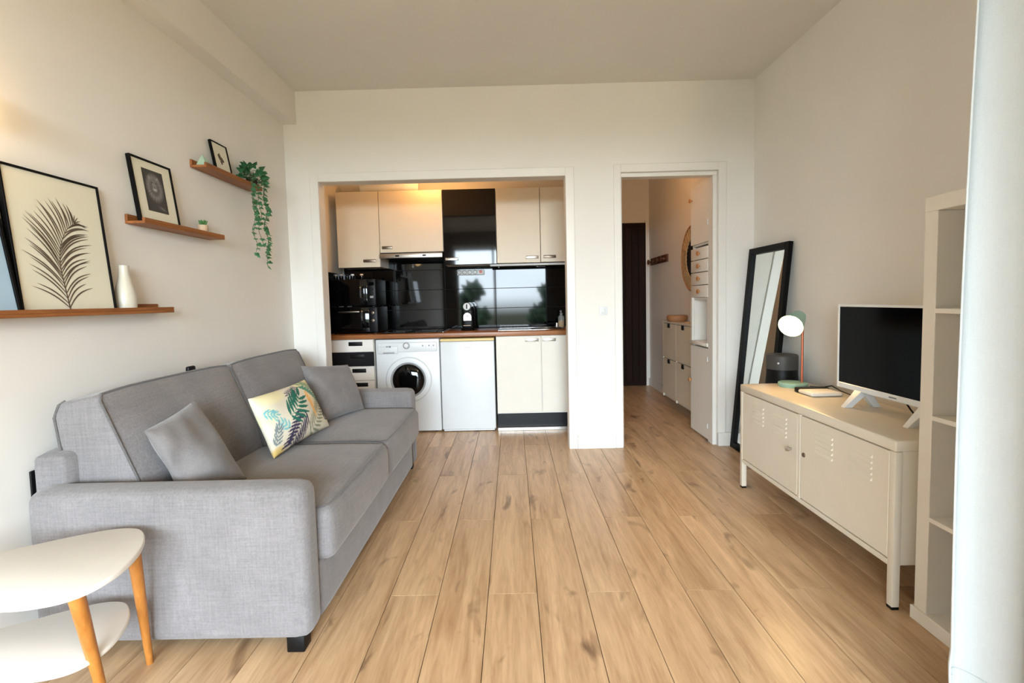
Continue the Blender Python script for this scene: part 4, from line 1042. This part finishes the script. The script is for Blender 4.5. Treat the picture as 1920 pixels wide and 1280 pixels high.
# television
TX, TY0, TY1, TZ0, TZ1 = 1.600, 1.735, 2.395, 0.702, 1.108
tv = thing('television', 'white-framed flat television on the low cabinet', 'television', (TX+0.02, (TY0+TY1)/2, 0.63))
obj('back_shell', box(TX+0.012, TX+0.045, TY0+0.004, TY1-0.004, TZ0+0.004, TZ1-0.004, 0.006, 2), M['palegrey'], tv)
fwd = 0.012
for nm, a in (('bezel_side', (TX, TX+0.014, TY0, TY0+fwd, TZ0, TZ1)), ('bezel_side', (TX, TX+0.014, TY1-fwd, TY1, TZ0, TZ1)), ('bezel_rail', (TX, TX+0.014, TY0+fwd, TY1-fwd, TZ0, TZ0+0.026)), ('bezel_rail', (TX, TX+0.014, TY0+fwd, TY1-fwd, TZ1-fwd, TZ1))):
    obj(nm, box(*a, 0.002, 1), M['enamel'], tv)
obj('screen', box(TX+0.003, TX+0.012, TY0+fwd, TY1-fwd, TZ0+0.026, TZ1-fwd), M['screen'], tv)
obj('badge', box(TX-0.001, TX+0.001, 2.02, 2.06, TZ0+0.010, TZ0+0.016), M['ink'], tv)
for y in (2.245, 1.885):
    t = bmesh.new()
    s0 = [(TX+0.002, y-0.022, 0.708), (TX+0.040, y-0.022, 0.708), (TX+0.040, y+0.022, 0.708), (TX+0.002, y+0.022, 0.708)]
    s1 = [(TX-0.070, y-0.012, 0.6305), (TX-0.035, y-0.012, 0.6305), (TX-0.035, y+0.012, 0.6305), (TX-0.070, y+0.012, 0.6305)]
    s2 = [(TX+0.065, y-0.012, 0.6305), (TX+0.10, y-0.012, 0.6305), (TX+0.10, y+0.012, 0.6305), (TX+0.065, y+0.012, 0.6305)]
    for s in (s1, s2):
        A = [t.verts.new(p) for p in s0]; B = [t.verts.new(p) for p in s]
        t.faces.new(A); t.faces.new(B[::-1])
        for i in range(4): t.faces.new((A[i], A[(i+1) % 4], B[(i+1) % 4], B[i]))
    bmesh.ops.recalc_face_normals(t, faces=t.faces); obj('foot', t, M['enamel'], tv, smooth=False)
obj('cable', tube([(TX+0.03, 2.02, 0.712), (TX+0.045, 2.00, 0.672), (TX+0.05, 1.97, 0.642), (TX+0.07, 1.93, 0.6345), (1.735, 1.90, 0.6345)], 0.0035, 6), M['blackplastic'], tv)

# desk lamp
tl = thing('table_lamp', 'lit sage-green desk lamp with a copper stem on the low cabinet', 'lamp', (1.612, 2.79, 0.63))
obj('base', lathe([(0, 0), (0.074, 0), (0.076, 0.004), (0.076, 0.020), (0.073, 0.024), (0, 0.025)], 40, (1.612, 2.79, 0.63)), M['teal'], tl)
obj('stem', rod((1.655, 2.775, 0.652), (1.655, 2.775, 1.020), 0.0065, n=14), M['copper'], tl)
ax = Vector((-0.72, -0.58, -0.40)).normalized(); tip = Vector((1.645, 2.79, 1.035))
sd = obj('shade', lathe([(0, -0.012), (0.022, -0.010), (0.036, 0.002), (0.040, 0.020), (0.066, 0.130), (0.064, 0.130), (0.038, 0.022), (0, 0.004)], 36, tip, ax), M['teal'], tl)
bp_ = tip+ax*0.098
obj('bulb', lathe([(0, -0.045)]+[(0.047*math.sin(math.pi*k/12), -0.045*math.cos(math.pi*k/12)) for k in range(1, 12)]+[(0, 0.045)], 24, bp_, ax), glow('table_bulb', (1.0, 0.60, 0.26), LAMP_TABLE), sd)
obj('switch_cable', tube([(1.68, 2.74, 0.636), (1.72, 2.69, 0.640), (1.725, 2.62, 0.660), (1.72, 2.54, 0.648), (1.735, 2.46, 0.634)], 0.0035, 6), M['blackplastic'], tl)
# flat white box
rb = thing('set_top_box', 'flat white box with a black back beside the desk lamp', 'box', (1.60, 2.55, 0.63))
obj('white_shell', box(1.528, 1.690, 2.475, 2.600, 0.6315, 0.652, 0.010, 3), M['whitelam'], rb)
obj('black_back', box(1.532, 1.694, 2.590, 2.640, 0.631, 0.656, 0.006, 2), M['blackplastic'], rb)

# ------------------------------------------------------------------ open cube bookcase
BX0, BX1, BY0, BY1, BH = 1.406, 1.798, 1.255, 1.673, 1.478
bk = thing('bookcase', 'tall narrow white open cube bookcase between the cabinet and the curtain', 'bookcase', ((BX0+BX1)/2, (BY0+BY1)/2, 0))
th = 0.050
obj('side', box(BX0, BX1, BY1-th, BY1, 0.0, BH-th, 0.002, 1), M['whitelam'], bk)
obj('side', box(BX0, BX1, BY0, BY0+th, 0.0, BH-th, 0.002, 1), M['whitelam'], bk)
obj('top_board', box(BX0, BX1, BY0, BY1, BH-th, BH, 0.002, 1), M['whitelam'], bk)
obj('bottom_board', box(BX0-0.008, BX1, BY0-0.008, BY1+0.008, 0.0, 0.048, 0.002, 1), M['whitelam'], bk)
for z in (0.392, 0.743, 1.105): obj('shelf', box(BX0, BX1, BY0+th, BY1-th, z-0.016, z, 0.001, 1), M['whitelam'], bk)

# ------------------------------------------------------------------ leaning mirror
mb, mt_, mH = 1.655, 1.795, 1.505
my0, my1 = 3.168, 3.695; tilt = math.atan2(mt_-mb, mH); L_ = mH/math.cos(tilt)
mi = thing('leaning_mirror', 'tall black-framed mirror leaning in the corner behind the desk lamp', 'mirror', (mb, (my0+my1)/2, 0.0)); mi.rotation_euler = (0, tilt, 0)
Wm = my1-my0; fw_ = 0.045; dp = 0.030
for nm, a in (('frame_side', (0, dp, -Wm/2, -Wm/2+fw_, 0, L_)), ('frame_side', (0, dp, Wm/2-fw_, Wm/2, 0, L_)), ('frame_rail', (0, dp, -Wm/2+fw_, Wm/2-fw_, 0, fw_)), ('frame_rail', (0, dp, -Wm/2+fw_, Wm/2-fw_, L_-fw_, L_))):
    obj(nm, box(*a, 0.002, 1), M['blackframe'], mi, local=True)
obj('mirror_glass', box(0.018, 0.024, -Wm/2+fw_-0.002, Wm/2-fw_+0.002, fw_-0.002, L_-fw_+0.002), M['mirror'], mi, local=True)

# black cylinder between mirror and cabinet
ac = thing('cylindrical_appliance', 'black cylindrical appliance with a grey top band standing behind the desk lamp', 'appliance', (1.690, 3.045, 0))
obj('body', lathe([(0, 0), (0.100, 0), (0.106, 0.02), (0.104, 0.45), (0.094, 0.60), (0.089, 0.66), (0.089, 0.695)], 36, (1.690, 3.045, 0)), M['blackplastic'], ac)
tb = obj('top_band', lathe([(0.089, 0.695), (0.090, 0.700), (0.090, 0.778), (0.084, 0.786), (0, 0.787)], 36, (1.690, 3.045, 0)), mat('charcoal_band', (66, 64, 62), 0.5), ac)
obj('badge', lathe([(0, 0.003), (0.006, 0.003), (0.006, 0)], 14, (1.690-0.090*0.66, 3.045-0.090*0.75, 0.738), (-0.66, -0.75, 0)), M['palegrey'], tb)

# ------------------------------------------------------------------ curtain
cu_ = thing('curtain', 'floor-length white curtain bunched at the right edge of the picture', 'curtain', (1.42, 1.12, 0.02))
nx_, nz_, zt, cx0 = 140, 60, 2.70, 1.043
def fold(s, z):
    w = 0.6+0.4*(1-z/zt)
    x = cx0+(1.80-cx0)*s+0.010*math.sin(17*s+1.0)
    y = 1.105+0.05*math.sin(2*math.pi*s*5+0.4+0.35*math.sin(1.7*z))*w+0.006*math.sin(23*s+1.3*z)
    if 0.17 < z < 0.29: y += 0.007*math.sin((z-0.17)/0.12*math.pi)*math.sin(19*s+2)
    return x, y
t = bmesh.new()
g = [[t.verts.new((*fold(i/nx_, 0.02+(zt-0.02)*j/nz_), 0.02+(zt-0.02)*j/nz_)) for j in range(nz_+1)] for i in range(nx_+1)]
for i in range(nx_):
    for j in range(nz_): t.faces.new((g[i][j], g[i+1][j], g[i+1][j+1], g[i][j+1]))
cl = obj('cloth', t, M['curtain'], cu_, ang=80)
sm = cl.modifiers.new('thickness', 'SOLIDIFY'); sm.thickness = 0.004
hem = []
for i in range(nx_+1):
    x, y = fold(i/nx_, 0.225); hem.append((x, y-0.002, 0.225+0.006*math.sin(6*i/nx_)))
obj('hem_seam', tube(hem, 0.0020, 6), M['curtain'], cl)
obj('rail', box(1.0, XR-0.005, 1.09, 1.12, 2.715, 2.745, 0.004, 1), M['trim'], cu_)

# ------------------------------------------------------------------ trees outside, seen as reflections in the black tiles
def tree(x, y, zc, r, h, label, seed):
    rs = random.Random(seed)
    t = thing('tree', label, 'tree', (x, y, -6.0), 0, 'trees outside the window')
    obj('trunk', rod((x, y, -6.0), (x, y, zc), 0.22, 0.10, 10), M['bark'], t)
    b = bmesh.new()
    for k in range(16):
        s = bmesh.new(); bmesh.ops.create_icosphere(s, subdivisions=3, radius=1.0)
        c = Vector((rs.gauss(0, 0.45)*r, rs.gauss(0, 0.45)*r, rs.gauss(0, 0.42)*h)); rad = rs.uniform(0.28, 0.5)*r
        for v in s.verts:
            n = v.co.normalized(); v.co = Vector((x, y, zc))+c+n*rad*(0.85+0.22*math.sin(9*n.x+5*n.z+k)+0.12*rs.uniform(-1, 1))
        join(b, s)
    obj('crown', b, M['treeleaf'], t, smooth=False)
tree(-2.1, -12.5, 0.4, 1.25, 1.7, 'narrow dark tree mirrored in the black tiles above the coffee machine', 1)
tree(1.7, -13.5, 0.3, 1.2, 2.0, 'broad dark tree mirrored in the right-hand black tiles', 2)

# ------------------------------------------------------------------ pendant above the viewer
rl = thing('pendant_lamp', 'warm globe pendant lamp hanging above the viewer, out of the picture', 'lamp', (0.80, -0.60, HC))
obj('ceiling_rose', lathe([(0, 0), (0.05, 0), (0.045, -0.03), (0, -0.032)], 20, (0.80, -0.60, HC-0.001)), M['enamel'], rl)
obj('cord', rod((0.80, -0.60, HC-0.03), (0.80, -0.60, 2.44), 0.004, n=8), M['blackplastic'], rl)
obj('globe', lathe([(0, -0.11)]+[(0.11*math.sin(math.pi*k/14), -0.11*math.cos(math.pi*k/14)) for k in range(1, 14)]+[(0, 0.11)], 28, (0.80, -0.60, 2.34)), glow('pendant_glow', (1.0, 0.78, 0.54), LAMP_ROOM), rl)
